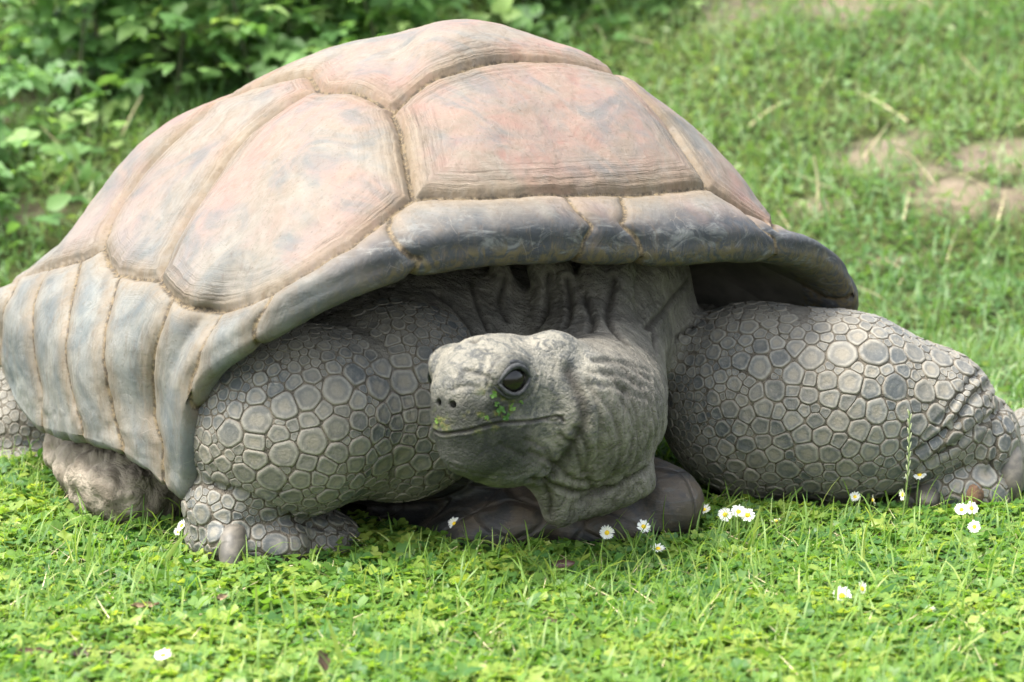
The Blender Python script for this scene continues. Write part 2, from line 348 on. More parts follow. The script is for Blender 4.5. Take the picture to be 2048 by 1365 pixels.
NT, NP, NL = 1150, 240, 16
_u = np.linspace(0, 1, NT * 8, endpoint=False) * 2 * np.pi - np.pi
_w = 1 + 3.0 * np.exp(-((_u + .40) / 1.0) ** 2); _c = np.cumsum(_w); _c /= _c[-1]
THV = np.interp((np.arange(NT) + .5) / NT, _c, _u)                     # denser at the visible front
PHV = np.linspace(1, 0, NP)                                          # apex -> rim edge
def carapace_base():
    th = THV[None, :]; f = PHV[:, None]
    r = kint(th, RK); zm = kint(th, ZK)
    rho = np.cos(f * np.pi / 2) ** PE; z = zm + (HGT - zm) * np.sin(f * np.pi / 2) ** QE
    s = (z - zm)                                                       # height above the rim edge
    front = sm(R(72), R(40), np.abs(th))
    # front rim flares outwards: a ledge under the scutes, a rounded crest, then a steep face
    out = front * (.034 * np.exp(-((s - .042) / .034) ** 2)) + front * .012 * np.exp(-(s / .02) ** 2)
    side = 1 - front
    out = out + side * (-.035 * sm(.16, 0, s) + .022 * np.exp(-((s - .19) / .09) ** 2))
    lx = (r * rho + out) * np.cos(th) + APX * (1 - rho); ly = (r * rho + out) * np.sin(th)
    P = loc2w(lx, ly, z + 0 * lx)
    rows = [P]
    # rim turns under and runs back inside
    e = P[-1]; ce = loc2w(np.full(NT, .1), np.zeros(NT), np.zeros(NT)); inw = ce - e; inw[:, 2] = 0; inw /= np.linalg.norm(inw, axis=1, keepdims=True)
    fr = front[0][:, None]
    prof = [(.004, -.006), (.011, -.011), (.021, -.0135), (.032, -.013), (.044, -.009), (.058, 0.0), (.075, .014), (.10, .034), (.13, .055), (.165, .075), (.20, .09), (.24, .1), (.28, .11), (.32, .115), (.36, .12), (.40, .12)]
    for a, b in prof: rows.append((e + inw * a * (1 if a < .05 else (.75 + .25 * fr)) + np.array([0, 0, 1]) * b)[None])
    return np.concatenate(rows, 0)
CP = carapace_base()
def rbf_warp(P):
    """pull the outline onto the measured silhouette, smoothly"""
    sil = [(5, 572), (60, 530), (110, 490), (145, 445), (180, 400), (240, 320), (300, 265), (360, 228), (430, 196), (540, 142), (660, 93), (740, 74), (790, 66), (840, 52), (900, 38), (950, 40), (1000, 46), (1100, 78), (1160, 100), (1225, 133), (1280, 166), (1330, 205), (1375, 238), (1420, 275), (1460, 318), (1500, 365), (1530, 410), (1552, 446)]
    edge = [(1216, 528), (1100, 526), (1000, 531), (920, 538), (840, 550), (750, 578), (660, 618), (580, 655), (510, 695), (450, 735), (405, 775), (0, 712), (28, 778), (62, 835), (92, 866), (362, 1000), (340, 975), (309, 944), (256, 914), (203, 896), (160, 882), (121, 876), (1300, 530), (1400, 527), (1480, 523), (1550, 522), (1600, 527), (1650, 548), (1685, 580), (1703, 625)]
    P = P.copy()
    for it in range(4):
        q, z = proj(P); dome = P[:NP].reshape(-1, 3); qd = q[:NP].reshape(-1, 2); zd = z[:NP].ravel()
        src, dis = [], []
        for sx, sy in sil:
            m = np.where(np.abs(qd[:, 0] - sx) < 8)[0]
            if not len(m): continue
            i = m[qd[m, 1].argmin()]; src.append(dome[i]); dis.append((0, sy - qd[i, 1], zd[i]))
        rim = P[NP + 1]; qr = q[NP + 1]; zr = z[NP + 1]; ok = (THV < R(75)) & (THV > R(-115))
        idx = np.where(ok)[0]
        for ex, ey in edge:
            i = idx[((qr[idx] - [ex, ey]) ** 2).sum(1).argmin()]; src.append(rim[i]); dis.append((ex - qr[i, 0], ey - qr[i, 1], zr[i]))
        src = np.array(src); D = np.array([RGT * a * d / F - UPV * b * d / F for a, b, d in dis])
        sg = .11
        K = np.exp(-((src[:, None] - src[None]) ** 2).sum(-1) / (2 * sg * sg)); wts = np.linalg.solve(K + np.eye(len(K)) * .15, D)
        fl = P.reshape(-1, 3); dl = np.zeros_like(fl)
        for s_, w_ in zip(src, wts): dl += np.exp(-((fl - s_) ** 2).sum(-1) / (2 * sg * sg))[:, None] * w_
        P = (fl + dl).reshape(P.shape)
    return P
CP = rbf_warp(CP)
_eh = np.concatenate([CP[:NP, :, 2] - CP[NP - 1, :, 2][None], np.zeros((CP.shape[0] - NP, NT))], 0)
CP = CP + (.045 * sm(.24, .06, _eh) * np.exp(-((THV[None] + R(57)) / R(13)) ** 2))[..., None] * FWD      # rim tucks in behind the near foreleg
NR = CP.shape[0]
_ids = np.arange(NR * NT).reshape(NR, NT); _nx = np.roll(_ids, -1, 1)
CF = np.stack([_ids[:-1], _ids[1:], _nx[1:], _nx[:-1]], -1).reshape(-1, 4)     # outward winding checked below
def quad_normals(V, Fq):
    a = V[Fq[:, 2]] - V[Fq[:, 0]]; b = V[Fq[:, 3]] - V[Fq[:, 1]]; n = np.cross(a, b)
    N = np.zeros_like(V)
    for k in range(4): np.add.at(N, Fq[:, k], n)
    return N / (np.linalg.norm(N, axis=1, keepdims=True) + 1e-12)
CV = CP.reshape(-1, 3)
CN = quad_normals(CV, CF)
if CN[NT * (NP // 2)][2] < 0 and CN[NT * 5][2] < 0: CF = CF[:, ::-1].copy(); CN = -CN
shell_bvh = BVHTree.FromPolygons(CV.tolist(), CF.tolist())
PHD = np.concatenate([1 - PHV, 1 + np.linspace(.02, .5, NR - NP)])       # disc radius of every row
q_all, z_all = proj(CV[:NT * NP])
def px2disc(pts):
    out = []
    for px, py in pts:
        hit = shell_bvh.ray_cast(Vector(CAMP), Vector(ray(px, py)))
        if hit[0] is not None:
            fq = CF[hit[2]]; d = np.linalg.norm(CV[fq] - np.array(hit[0]), axis=1); w = 1 / (d + 1e-5) ** 2; w /= w.sum()
            rr = fq // NT; cc = fq % NT; rho = PHD[rr]; th = THV[cc]
        else:
            i = ((q_all - [px, py]) ** 2).sum(1).argmin(); w = np.ones(1); rho = PHD[[i // NT]]; th = THV[[i % NT]]
        out.append(((w * rho * np.cos(th)).sum(), (w * rho * np.sin(th)).sum()))
    return np.array(out)
mir = lambda a: np.asarray(a) * [1, -1]
S = {}
S['AB'] = px2disc([(787, 196), (820, 172), (870, 150), (949, 129), (1050, 114), (1147, 121), (1235, 150)])
S['BD'] = px2disc([(1235, 150), (1290, 197), (1337, 241), (1370, 292), (1395, 333), (1418, 368)])
S['DC'] = px2disc([(1418, 368), (1380, 376), (1320, 383), (1260, 388), (1200, 389), (1130, 393), (1050, 397), (960, 400), (880, 398), (826, 399)])
S['CA'] = px2disc([(826, 399), (822, 380), (815, 340), (806, 290), (792, 240), (783, 215), (787, 196)])
S['AE'] = px2disc([(787, 196), (770, 196), (740, 187), (690, 178), (655, 178), (633, 176)])
S['EQ'] = px2disc([(633, 176), (565, 219), (505, 264), (455, 320), (417, 374), (380, 430), (343, 497), (319, 560)])
S['CQ'] = px2disc([(826, 399), (800, 420), (770, 440), (700, 491), (620, 542), (545, 588), (500, 605), (442, 622), (387, 617), (348, 597), (319, 560)])
S['EG'] = px2disc([(633, 176), (626, 160), (617, 148), (560, 161), (500, 176)])
S['GJ'] = px2disc([(500, 176), (460, 188), (425, 203)])
S['JR'] = px2disc([(425, 203), (395, 240), (360, 266), (320, 302), (285, 338), (255, 378), (220, 440), (203, 492)])
S['QR'] = px2disc([(319, 560), (271, 557), (232, 548), (210, 524), (203, 492)])
S['RT'] = px2disc([(203, 492), (185, 505), (162, 517), (135, 524), (106, 531), (58, 543), (20, 566)])
A, B, C_, D_ = S['AB'][0], S['AB'][-1], S['CA'][0], S['DC'][0]
E_, G, J, Q, Rn, T = S['AE'][-1], S['EG'][-1], S['GJ'][-1], S['EQ'][-1], S['JR'][-1], S['RT'][-1]
Kn = np.array([-.26, -.17]); T2 = T; Ln = np.array([-.42, -.19]); Mn = np.array([-.60, -.23]); Nn = np.array([-.80, -.22])
U_ = T2 * .55 + np.array([-.70, -.42]) * .45
arc = lambda a, b, k=1.0: np.array([a, (np.asarray(a) + b) / 2 * k, b])
S['GG'] = np.array([G, [G[0] - .02, 0], mir(G)])
S['JK'] = np.array([J, Kn]); S['KK'] = np.array([Kn, mir(Kn)]); S['KL'] = np.array([Kn, Ln]); S['LM'] = np.array([Ln, Mn]); S['MM'] = np.array([Mn, mir(Mn)]); S['MN'] = np.array([Mn, Nn])
S['LT'] = arc(Ln, T, 1.03); S['TN'] = np.array([T, [-.62, -.50], Nn]); S['NN'] = np.array([Nn, mir(Nn)])
S['BE'] = np.array([B, B * .6 + mir(E_) * .4, mir(E_)])
for k in ('EQ', 'EG', 'GJ', 'JR', 'QR', 'RT', 'JK', 'KL', 'LM', 'MN', 'LT', 'TN'): S[k + "'"] = mir(S[k])
S["DQ'"] = np.vstack([px2disc([(1418, 368), (1450, 388), (1481, 405), (1530, 432), (1556, 455)]), mir(Q)[None]])
def loop(*ks):
    out = []
    for k in ks: out.append(S[k[1:]][::-1] if k[0] == '-' else S[k])
    return np.vstack(out)
SCUTES = [('vertebral', loop('AB', 'BD', 'DC', 'CA')), ('vertebral', loop('-AB', 'AE', 'EG', 'GG', "-EG'", '-BE')), ('vertebral', loop('GJ', 'JK', 'KK', "-JK'", "-GJ'", '-GG')),
          ('vertebral', loop('KL', 'LM', 'MM', "-LM'", "-KL'", '-KK')), ('vertebral', loop('MN', 'NN', "-MN'", '-MM')),
          ('costal', loop('-CA', 'CQ', '-EQ', '-AE')), ('costal', loop('EQ', 'QR', '-JR', '-GJ', '-EG')), ('costal', loop('JR', 'RT', '-LT', '-KL', '-JK')), ('costal', loop('LT', 'TN', '-MN', '-LM')),
          ('costal', loop('BD', "DQ'", "-EQ'", '-BE')), ('costal', loop("EQ'", "QR'", "-JR'", "-GJ'", "-EG'")), ('costal', loop("JR'", "RT'", "-LT'", "-KL'", "-JK'")), ('costal', loop("LT'", "TN'", "-MN'", "-LM'"))]
def inpoly(P, poly):
    x, y = P[:, 0], P[:, 1]; c = np.zeros(len(P), bool); n = len(poly)
    for i in range(n):
        x1, y1 = poly[i]; x2, y2 = poly[(i + 1) % n]
        if y1 == y2: continue
        c ^= ((y1 > y) != (y2 > y)) & (x < (x2 - x1) * (y - y1) / (y2 - y1) + x1)
    return c
# seams between the marginals, from the nuchal round the right side
MS = [[(1131, 395), (1158, 430), (1185, 457), (1168, 490), (1143, 527)], [(780, 433), (777, 460), (800, 494), (822, 517), (842, 523), (820, 556)],
      [(547, 586), (530, 610), (506, 650), (513, 692)], [(442, 622), (411, 676), (392, 749), (386, 782)], [(346, 600), (329, 652), (309, 749), (309, 836), (324, 880)],
      [(237, 553), (218, 613), (208, 691), (213, 749), (227, 821), (250, 890)], [(162, 517), (148, 560), (138, 610), (133, 670), (145, 790), (165, 860)],
      [(104, 531), (77, 580), (63, 652), (68, 730), (82, 797)], [(50, 546), (24, 590), (5, 647)]]
ML = [[(1243, 390), (1250, 415), (1243, 450), (1268, 474), (1280, 494), (1280, 526)], [(1418, 368), (1481, 404), (1524, 449), (1552, 478), (1553, 500), (1545, 520)]]
mseams = []
for pl in MS + ML:
    d = px2disc(pl); rho = np.hypot(d[:, 0], d[:, 1]); th = np.arctan2(d[:, 1], d[:, 0]); o = np.argsort(rho)
    if len(mseams) == 0: o = np.argsort(rho)
    mseams.append((rho[o], th[o]))
ths_r = [float(np.mean(t)) for _, t in mseams[:len(MS)]]
for a in (-152, -168): mseams.append((np.array([.6, 1.6]), np.array([R(a), R(a)])))
for (rho, th) in [mseams[i] for i in range(2, len(MS))]: mseams.append((rho, -th))
for a in (152, 168): mseams.append((np.array([.6, 1.6]), np.array([R(a), R(a)])))
DR = np.repeat(PHD, NT); DT = np.tile(THV, NR); DISC = np.stack([DR * np.cos(DT), DR * np.sin(DT)], -1)
sid = np.full(len(CV), -1)
for i, (_, poly) in enumerate(SCUTES):
    m = (sid < 0) & (DR <= 1); m[m] = inpoly(DISC[m], poly); sid[m] = i
mg = sid < 0
order = sorted(range(len(mseams)), key=lambda i: np.mean(mseams[i][1]))
cnt = np.zeros(len(CV), int)
for i in order:
    rho, th = mseams[i]; cnt += (DT > np.interp(DR, rho, th)).astype(int)
cnt[cnt == len(mseams)] = 0
sid[mg] = len(SCUTES) + cnt[mg]
def disc2w(P):
    rho = np.hypot(P[:, 0], P[:, 1]); th = np.arctan2(P[:, 1], P[:, 0])
    ri = np.interp(rho, PHD, np.arange(NR)); ci = np.interp(th, THV, np.arange(NT))
    r0 = np.clip(ri.astype(int), 0, NR - 2); c0 = np.clip(ci.astype(int), 0, NT - 2); a = (ri - r0)[:, None]; b = (ci - c0)[:, None]
    return CP[r0, c0] * (1 - a) * (1 - b) + CP[r0 + 1, c0] * a * (1 - b) + CP[r0, c0 + 1] * (1 - a) * b + CP[r0 + 1, c0 + 1] * a * b
sp = []
def dens(pl, step=.0035):
    o = []
    for a, b in zip(pl[:-1], pl[1:]):
        n = max(2, int(np.linalg.norm(b - a) / step)); t = np.linspace(0, 1, n)[:, None]; o.append(a * (1 - t) + b * t)
    return np.vstack(o)
for k, pl in S.items(): sp.append(disc2w(dens(np.asarray(pl))))
# rim rows inside the marginals
for rho, th in mseams:
    rr = np.linspace(rho[0], 1.35, 160); tt = np.interp(rr, rho, th); sp.append(disc2w(np.stack([rr * np.cos(tt), rr * np.sin(tt)], -1)))
sp = np.vstack(sp); sp = sp + .0022 * np.stack([fbm(sp * 45, 2, k) for k in (1, 2, 3)], -1)
kd = KDTree(len(sp))
for i, p in enumerate(sp): kd.insert(p, i)
kd.balance()
SD = np.array([kd.find(v)[2] for v in CV])
s_h = (np.repeat(np.arange(NR), NT))
edgeh = CP[:NP, :, 2] - CP[NP - 1, :, 2][None]; edgeh = np.concatenate([edgeh, np.zeros((NR - NP, NT))], 0).ravel()
outer = DR <= 1.001
n_a = fbm(CV * 8, 3, 11); n_b = fbm(CV * 40, 3, 12)
is_m = sid >= len(SCUTES)
amp = np.where(is_m, .0035, .0095)
sdn = SD + .003 * n_b
h = amp * (1 - np.exp(-SD / np.where(is_m, .022, .042))) - np.where(is_m, .0038, .0058) * np.exp(-(SD / .0058) ** 2) - np.where(is_m, .0015, .003) * np.exp(-(SD / .013) ** 2)
saw = (sdn / .0135 + .8 * n_a) % 1.0                                     # growth terraces next to the seams
h += np.where(is_m, .35, 1.0) * .0022 * (saw ** .5 - saw ** 8) * sm(.075, .02, SD) * sm(.004, .012, SD)
h += .006 * n_a + .0012 * n_b + .010 * sm(R(-52), R(-62), DT) * sm(.07, .0, edgeh) * is_m * fbm(CV * 26, 3, 14)
h *= np.where(outer, np.where(is_m, .45 + .55 * sm(.0, .05, edgeh), 1), np.clip(1.3 - (DR - 1) * 4, .15, 1))
# the raised boss of the second vertebral scute and the valley beside it
q, _z = proj(CV)
boss = disc2w(px2disc([(910, 70)]))[0]; val = np.array([disc2w(px2disc([p]))[0] for p in [(787, 190), (793, 150), (797, 110), (800, 75)]])
dv = np.min([np.linalg.norm(CV - (val[i] * (1 - t) + val[i + 1] * t), axis=1) for i in range(3) for t in (0, .33, .66)], 0)
h += +.014 * np.exp(-(np.linalg.norm(CV - boss, axis=1) / .09) ** 2) * (DR < .6) - .017 * np.exp(-(dv / .035) ** 2) * (DR < .6)
CV2 = CV + CN * h[:, None]
CV2 = rbf_warp(CV2.reshape(CP.shape)).reshape(-1, 3)
lipm = sm(R(66), R(48), np.abs(DT)) * is_m * np.where(outer, sm(.080, .036, edgeh + .012 * n_a + .012 * n_b), 1)
lipm = lipm * sm(-50 * np.pi / 180, -22 * np.pi / 180, DT + .25 * n_a)
tanr = np.where(outer, sm(.026, .004, edgeh + .012 * n_b), 1.0) * lipm
lowm = np.clip(sm(.60, .26, CV[:, 2] + .07 * n_a) * sm(-.28, -.62, DT) + .5 * is_m * (1 - lipm), 0, 1)

TORT = empty('giant_tortoise', (TB[0], TB[1], 0), 'giant tortoise with domed pinkish shell resting on the clover lawn', 'tortoise')
def child(name, V, faces, mat, attrs=None, parent=None, base=None, smooth=True):
    """one part whose origin sits in its middle; V in world space"""
    c = V.mean(0); pb = TB if base is None else np.asarray(base)
    o = obj(name, np_mesh(name, V - c, faces, mat, smooth, attrs), parent or TORT, c - pb)
    o['c0'] = [float(x) for x in c]; return o
def sub(name, V, faces, mat, par, attrs=None): return child(name, V, faces, mat, attrs, par, np.array(par['c0']))
inner = (DR > 1.22)
fid = sid[CF[:, 0]]; finn = DR[CF].min(1) > 1.20
fid = np.where(finn, 999, fid)
def submesh(fmask):
    f = CF[fmask]; u, inv = np.unique(f, return_inverse=True); return u, inv.reshape(-1, 4)
u, f4 = submesh(finn)
carap = child('carapace', CV2[u], f4, M['lining'])
carap['label'] = 'domed carapace, shadowed lining under the rim'
for i in np.unique(fid):
    if i == 999: continue
    u, f4 = submesh(fid == i)
    nm = 'scute' if i < len(SCUTES) else 'rim_scute'
    o = sub(nm, CV2[u], f4, M['shell'], carap, {'seam': SD[u], 'lip': lipm[u], 'low': lowm[u], 'tanrim': tanr[u], 'isrim': is_m[u].astype(float)})

# ------------------------------------------------------------------ tortoise: body, sculpted as a distance field
def rot(ax, ang): return np.array(Matrix.Rotation(ang, 3, ax))
class Field:
    def __init__(s, lo, hi, vs):
        s.lo = np.array(lo, float); s.vs = vs; s.n = np.ceil((np.array(hi) - s.lo) / vs).astype(int) + 1
        s.D = np.full(s.n, .2, np.float32)
    def _box(s, lo, hi, pad):
        a = np.clip(np.floor((lo - pad - s.lo) / s.vs).astype(int), 0, s.n); b = np.clip(np.ceil((hi + pad - s.lo) / s.vs).astype(int) + 1, 0, s.n)
        ax = [(s.lo[k] + np.arange(a[k], b[k]) * s.vs).astype(np.float32) for k in range(3)]
        return tuple(slice(a[k], b[k]) for k in range(3)), np.meshgrid(*ax, indexing='ij', sparse=True)
    def _merge(s, sl, d, k, subt=False):
        o = s.D[sl]
        if not o.size: return
        if subt: h = np.clip(.5 - .5 * (o + d) / k, 0, 1); s.D[sl] = o * (1 - h) - d * h + k * h * (1 - h)
        else: h = np.clip(.5 + .5 * (o - d) / k, 0, 1); s.D[sl] = o * (1 - h) + d * h - k * h * (1 - h)
    def ell(s, c, r, k=.03, Rm=None, subt=False):
        c = np.asarray(c, float); r = np.asarray(r, float); Rm = np.eye(3) if Rm is None else np.asarray(Rm)
        ext = np.sqrt(((Rm * r[None, :]) ** 2).sum(1)); sl, g = s._box(c - ext, c + ext, k + .03)
        q = [g[j] - np.float32(c[j]) for j in range(3)]
        L = [sum(np.float32(Rm[j, i]) * q[j] for j in range(3)) for i in range(3)]
        k0 = np.sqrt(sum((L[i] / np.float32(r[i])) ** 2 for i in range(3))); k1 = np.sqrt(sum((L[i] / np.float32(r[i] ** 2)) ** 2 for i in range(3))) + 1e-9
        s._merge(sl, k0 * (k0 - 1) / k1, k, subt)
    def cap(s, a, b, ra, rb, k=.02, subt=False):
        a = np.asarray(a, float); b = np.asarray(b, float); m = max(ra, rb)
        sl, g = s._box(np.minimum(a, b) - m, np.maximum(a, b) + m, k + .03)
        ab = b - a; L2 = float(ab @ ab) + 1e-12; q = [g[j] - np.float32(a[j]) for j in range(3)]
        t = np.clip(sum(np.float32(ab[j]) * q[j] for j in range(3)) / np.float32(L2), 0, 1)
        d = np.sqrt(sum((q[j] - np.float32(ab[j]) * t) ** 2 for j in range(3))) - (np.float32(ra) + np.float32(rb - ra) * t)
        s._merge(sl, d, k, subt)
    def chain(s, pts, k=.02):
        for (a, ra), (b, rb) in zip(pts[:-1], pts[1:]): s.cap(a, b, ra, rb, k)
    def mesh(s):
        g = vdb.FloatGrid(.2); g.copyFromArray(s.D); g.transform = vdb.createLinearTransform(voxelSize=s.vs)
        v, qd = g.convertToQuads(0.0)
        return v.astype(float) + s.lo, qd.astype(np.int64)
HO = W(1020, 790, -.42); HY = R(40)
HFv = np.array([-math.sin(HY), -math.cos(HY), 0]); HLv = np.array([math.cos(HY), -math.sin(HY), 0]); HUv = np.array([0, 0, 1.0])
HR = np.stack([HFv, HLv, HUv], 1)
def H(a, b, u): return HO + a * HFv + b * HLv + u * HUv
TR = np.stack([TF, TL, HUv], 1)
def Lw(f, l, z): return TB + f * TF + l * TL + np.array([0, 0, z])

VS = 0.0028
def front_body(lo=(-.64, -.62, -.03), hi=(.88, .42, .50), vs=VS):
    f = Field(lo, hi, vs)
    # chest
    f.ell(Lw(.06, 0, .27), (.44, .53, .19), .03, TR)
    # skin drapes hanging from under the rim to the neck base
    f.chain([(W(1180, 600, .16), .165), (W(1180, 690, .02), .110), (W(1186, 770, -.12), .098), (W(1188, 818, -.22), .095), (W(1172, 822, -.31), .091), (W(1132, 800, -.38), .085)], .05)
    f.ell(W(1178, 905, -.27), (.084, .07, .080), .03)                          # sagging throat skin
    f.ell(W(1110, 880, -.345), (.07, .06, .08), .03)
    f.chain([(W(1095, 940, -.36), .030), (W(1112, 985, -.35), .022), (W(1118, 1022, -.34), .020)], .025)     # dewlap flap
    f.chain([(W(1180, 985, -.28), .03), (W(1140, 1000, -.31), .024), (W(1118, 1022, -.33), .018)], .025)
    f.ell(W(1185, 965, -.27), (.09, .05, .04), .03)
    for (x0, y0, Y0, x1, y1, Y1, r0, r1) in [(935, 545, .02, 1010, 690, .05, .016, .012), (1000, 540, -.02, 1075, 690, .0, .018, .016), (1080, 535, -.03, 1120, 700, -.04, .022, .020), (1125, 540, -.03, 1160, 690, -.08, .015, .018),
            (1185, 545, -.04, 1190, 700, -.10, .020, .022), (1240, 545, -.04, 1235, 690, -.10, .024, .022), (1300, 555, .06, 1270, 700, -.03, .020, .018), (860, 580, .06, 960, 660, .08, .018, .012),
            (1150, 650, -.07, 1300, 690, -.08, .012, .010), (1140, 690, -.10, 1290, 720, -.10, .012, .010), (1170, 715, -.13, 1300, 750, -.12, .011, .010)]:
        f.cap(W(x0, y0, Y0), W(x1, y1, Y1), r0, r1, .014)
    # head
    f.ell(H(-.005, 0, .022), (.100, .074, .052), .03, HR)
    f.ell(H(.064, 0, .024), (.070, .060, .060), .03, HR)
    f.ell(H(.096, 0, -.006), (.036, .042, .046), .025, HR)
    f.ell(H(.026, 0, -.034), (.106, .064, .047), .03, HR)
    f.ell(H(-.005, 0, -.080), (.092, .055, .050), .03, HR)
    f.ell(H(.072, 0, -.066), (.055, .046, .038), .02, HR)
    f.ell(H(.043, 0, .044), (.060, .054, .036), .02, HR); f.ell(H(.005, -.008, .046), (.060, .048, .036), .02, HR)
    for s in (1, -1):
        f.ell(H(-.047, s * .036, .048 if s > 0 else .034), (.050, .038, .040), .014, HR)
        f.ell(H(.066, s * .053, .046), (.038, .021, .028), .012, HR)
        f.ell(H(.068, s * .073, .037), (.028, .014, .023), .006, HR, True)
        f.cap(H(.145, s * .0125, .008), H(.112, s * .011, .004), .0052, .004, .003, True)
    # front leg on the near side
    f.ell(W(585, 842, -.245), (.160, .13, .140), .04, rot('Y', R(-12)))
    f.ell(W(790, 806, -.15), (.148, .13, .146), .05, rot('Y', R(-10)))
    f.cap(W(810, 790, .02), W(900, 740, .25), .105, .12, .02)
    f.ell(W(468, 1005, -.25), (.074, .085, .068), .012)
    f.ell(W(500, 1068, -.24), (.094, .10, .050), .015)
    f.ell(W(610, 1082, -.19), (.083, .09, .048), .015)
    f.ell(W(455, 1078, -.32), (.030, .035, .028), .008); f.ell(W(560, 1088, -.295), (.040, .04, .028), .008)
    # front leg on the far side
    f.ell(W(1505, 800, .13), (.148, .13, .155), .05, rot('Y', R(0)))
    f.ell(W(1680, 812, .10), (.175, .13, .150), .05, rot('Y', R(10)))
    f.ell(W(1855, 835, .12), (.105, .11, .112), .04, rot('Y', R(32)))
    f.cap(W(1500, 780, .22), W(1420, 730, .38), .11, .12, .02)
    f.ell(W(1950, 880, .14), (.068, .09, .075), .010, rot('Y', R(20)))
    f.ell(W(1915, 960, .13), (.085, .10, .050), .012)
    f.ell(W(1960, 985, .10), (.050, .06, .036), .012); f.ell(W(2015, 930, .16), (.030, .06, .05), .012); f.ell(W(1850, 990, .12), (.05, .06, .035), .012)
    f.ell(W(2062, 890, .34), (.05, .09, .06), .03)
    return f.mesh()
BV, BF = front_body()
HB0, HB1 = HO + [-.14, -.17, -.19], HO + [.11, .10, .13]                   # the head is sculpted on a finer grid
fV, fF = front_body(HB0, HB1, .0016)
insd = ((BV > HB0 + .0060) & (BV < HB1 - .0060)).all(1); BF = BF[~insd[BF].all(1)]
edg = ((fV < HB0 + .0018) | (fV > HB1 - .0018)).any(1); fF = fF[~edg[fF].any(1)]
BF = np.vstack([BF, fF + len(BV)]); BV = np.vstack([BV, fV])
us, inv_ = np.unique(BF, return_inverse=True); BV = BV[us]; BF = inv_.reshape(-1, 4)
def rear_body():
    f = Field((-1.15, .0, -.03), (.8, 1.25, .5), .006)
    f.ell(Lw(-.25, 0, .25), (.42, .45, .18), .05, TR)
    f.ell(W(35, 850, .52), (.12, .14, .085), .03); f.ell(W(20, 915, .47), (.125, .12, .05), .02); f.ell(W(60, 880, .46), (.06, .06, .05), .012)
    f.cap(W(40, 850, .55), Lw(-.3, -.25, .25), .10, .14, .05)
    f.ell(Lw(-.38, .45, .10), (.14, .12, .11), .04, TR); f.cap(Lw(-.38, .45, .12), Lw(-.25, .25, .25), .1, .14, .05)
    f.chain([(Lw(-.55, 0, .2), .07), (Lw(-.72, -.02, .12), .04), (Lw(-.80, -.06, .07), .015)], .03)
    return f.mesh()
RV, RF = rear_body()
def plastron():
    f = Field((-.9, -.45, -.02), (.75, 1.0, .26), .006)
    f.ell(Lw(0, 0, .10), (.52, .40, .095), .04, TR)
    f.ell(W(1305, 1000, -.10), (.072, .10, .062), .02, rot('Z', R(20))); f.ell(W(1195, 1030, -.10), (.12, .13, .05), .02)
    f.ell(W(1010, 1035, -.12), (.13, .12, .050), .02, rot('Y', R(-14))); f.ell(W(900, 1060, -.02), (.15, .12, .05), .02)
    f.cap(W(900, 985, .0), W(1010, 975, -.1), .035, .03, .02)
    v, q = f.mesh(); n = quad_normals(v, q); return v + n * (.004 * fbm(v * 25, 3, 4))[:, None], q
def bridge():
    f = Field((-.95, -.2, -.03), (-.3, .5, .30), .0038)
    f.ell(W(268, 952, .05), (.108, .15, .082), .02, rot('Y', R(16))); f.ell(W(215, 925, .12), (.08, .13, .07), .02); f.ell(W(350, 965, .06), (.05, .1, .09), .02)
    f.ell(W(150, 895, .2), (.05, .1, .045), .02); f.ell(W(290, 1010, .1), (.09, .14, .05), .02)
    v, q = f.mesh(); n = quad_normals(v, q)
    return v + n * (.014 * fbm(v * 15, 4, 6) - .007 * np.clip(1 - np.abs(fbm(v * [24, 24, 5], 2, 8)) * 4, 0, 1) + .005 * fbm(v * 42, 3, 9))[:, None], q
# orient
def orient(V, Q):
    n = quad_normals(V, Q); c = V.mean(0)
    if ((V - c) * n).sum() < 0: return Q[:, ::-1].copy(), -n
    return Q, n
BF, BN = orient(BV, BF); RF, RN = orient(RV, RF)
body_bvh = BVHTree.FromPolygons(BV.tolist(), BF.tolist())
def cast(pts, bvh=None):
    out = []
    for px, py in pts:
        h_ = (bvh or body_bvh).ray_cast(Vector(CAMP), Vector(ray(px, py)))
        if h_[0] is not None: out.append(np.array(h_[0]))
    return np.array(out)
bq, bz = proj(BV)
# region weights
def inell(V, c, r, Rm=None, soft=.15):
    q = (V - c) @ (np.eye(3) if Rm is None else Rm); return sm(1 + soft, 1 - soft, np.sqrt(((q / r) ** 2).sum(1)))
hl = (BV - HO) @ HR                                                       # head frame coordinates
headw = sm(-.10, -.045, hl[:, 0] + .25 * hl[:, 2]) * sm(.20, .12, np.linalg.norm(hl, axis=1)) * (np.abs(hl[:, 1]) < .12)
legR = sm(-.02, -.06, BV[:, 0]) * sm(.30, .1, BV[:, 1]) * (1 - headw) * (np.linalg.norm(BV - W(1180, 830, -.25), axis=1) > .15)
legR = legR * np.clip(np.maximum(inell(BV, W(585, 842, -.245), np.array([.165, .14, .146]), rot('Y', R(-12)), .06), inell(BV, W(790, 806, -.15), np.array([.154, .137, .152]), rot('Y', R(-10)), .06)) + (BV[:, 0] < -.18) * (BV[:, 2] < .16), 0, 1)
legL = np.maximum.reduce([inell(BV, W(1505, 800, .13), np.array([.152, .20, .160]), soft=.02), inell(BV, W(1680, 812, .10), np.array([.178, .135, .155]), rot('Y', R(10)), soft=.05), sm(.46, .50, BV[:, 0])])
legL = legL * (np.linalg.norm(BV - W(1186, 820, -.22), axis=1) > .105) * (BV[:, 1] < .40)
legw = np.clip(np.maximum(legR, legL), 0, 1)
neckw = np.clip(1 - headw - legw, 0, 1)
EYC = [H(.068, s_ * .051, .038) for s_ in (1, -1)]; EARC = H(-.048, .072, .008)
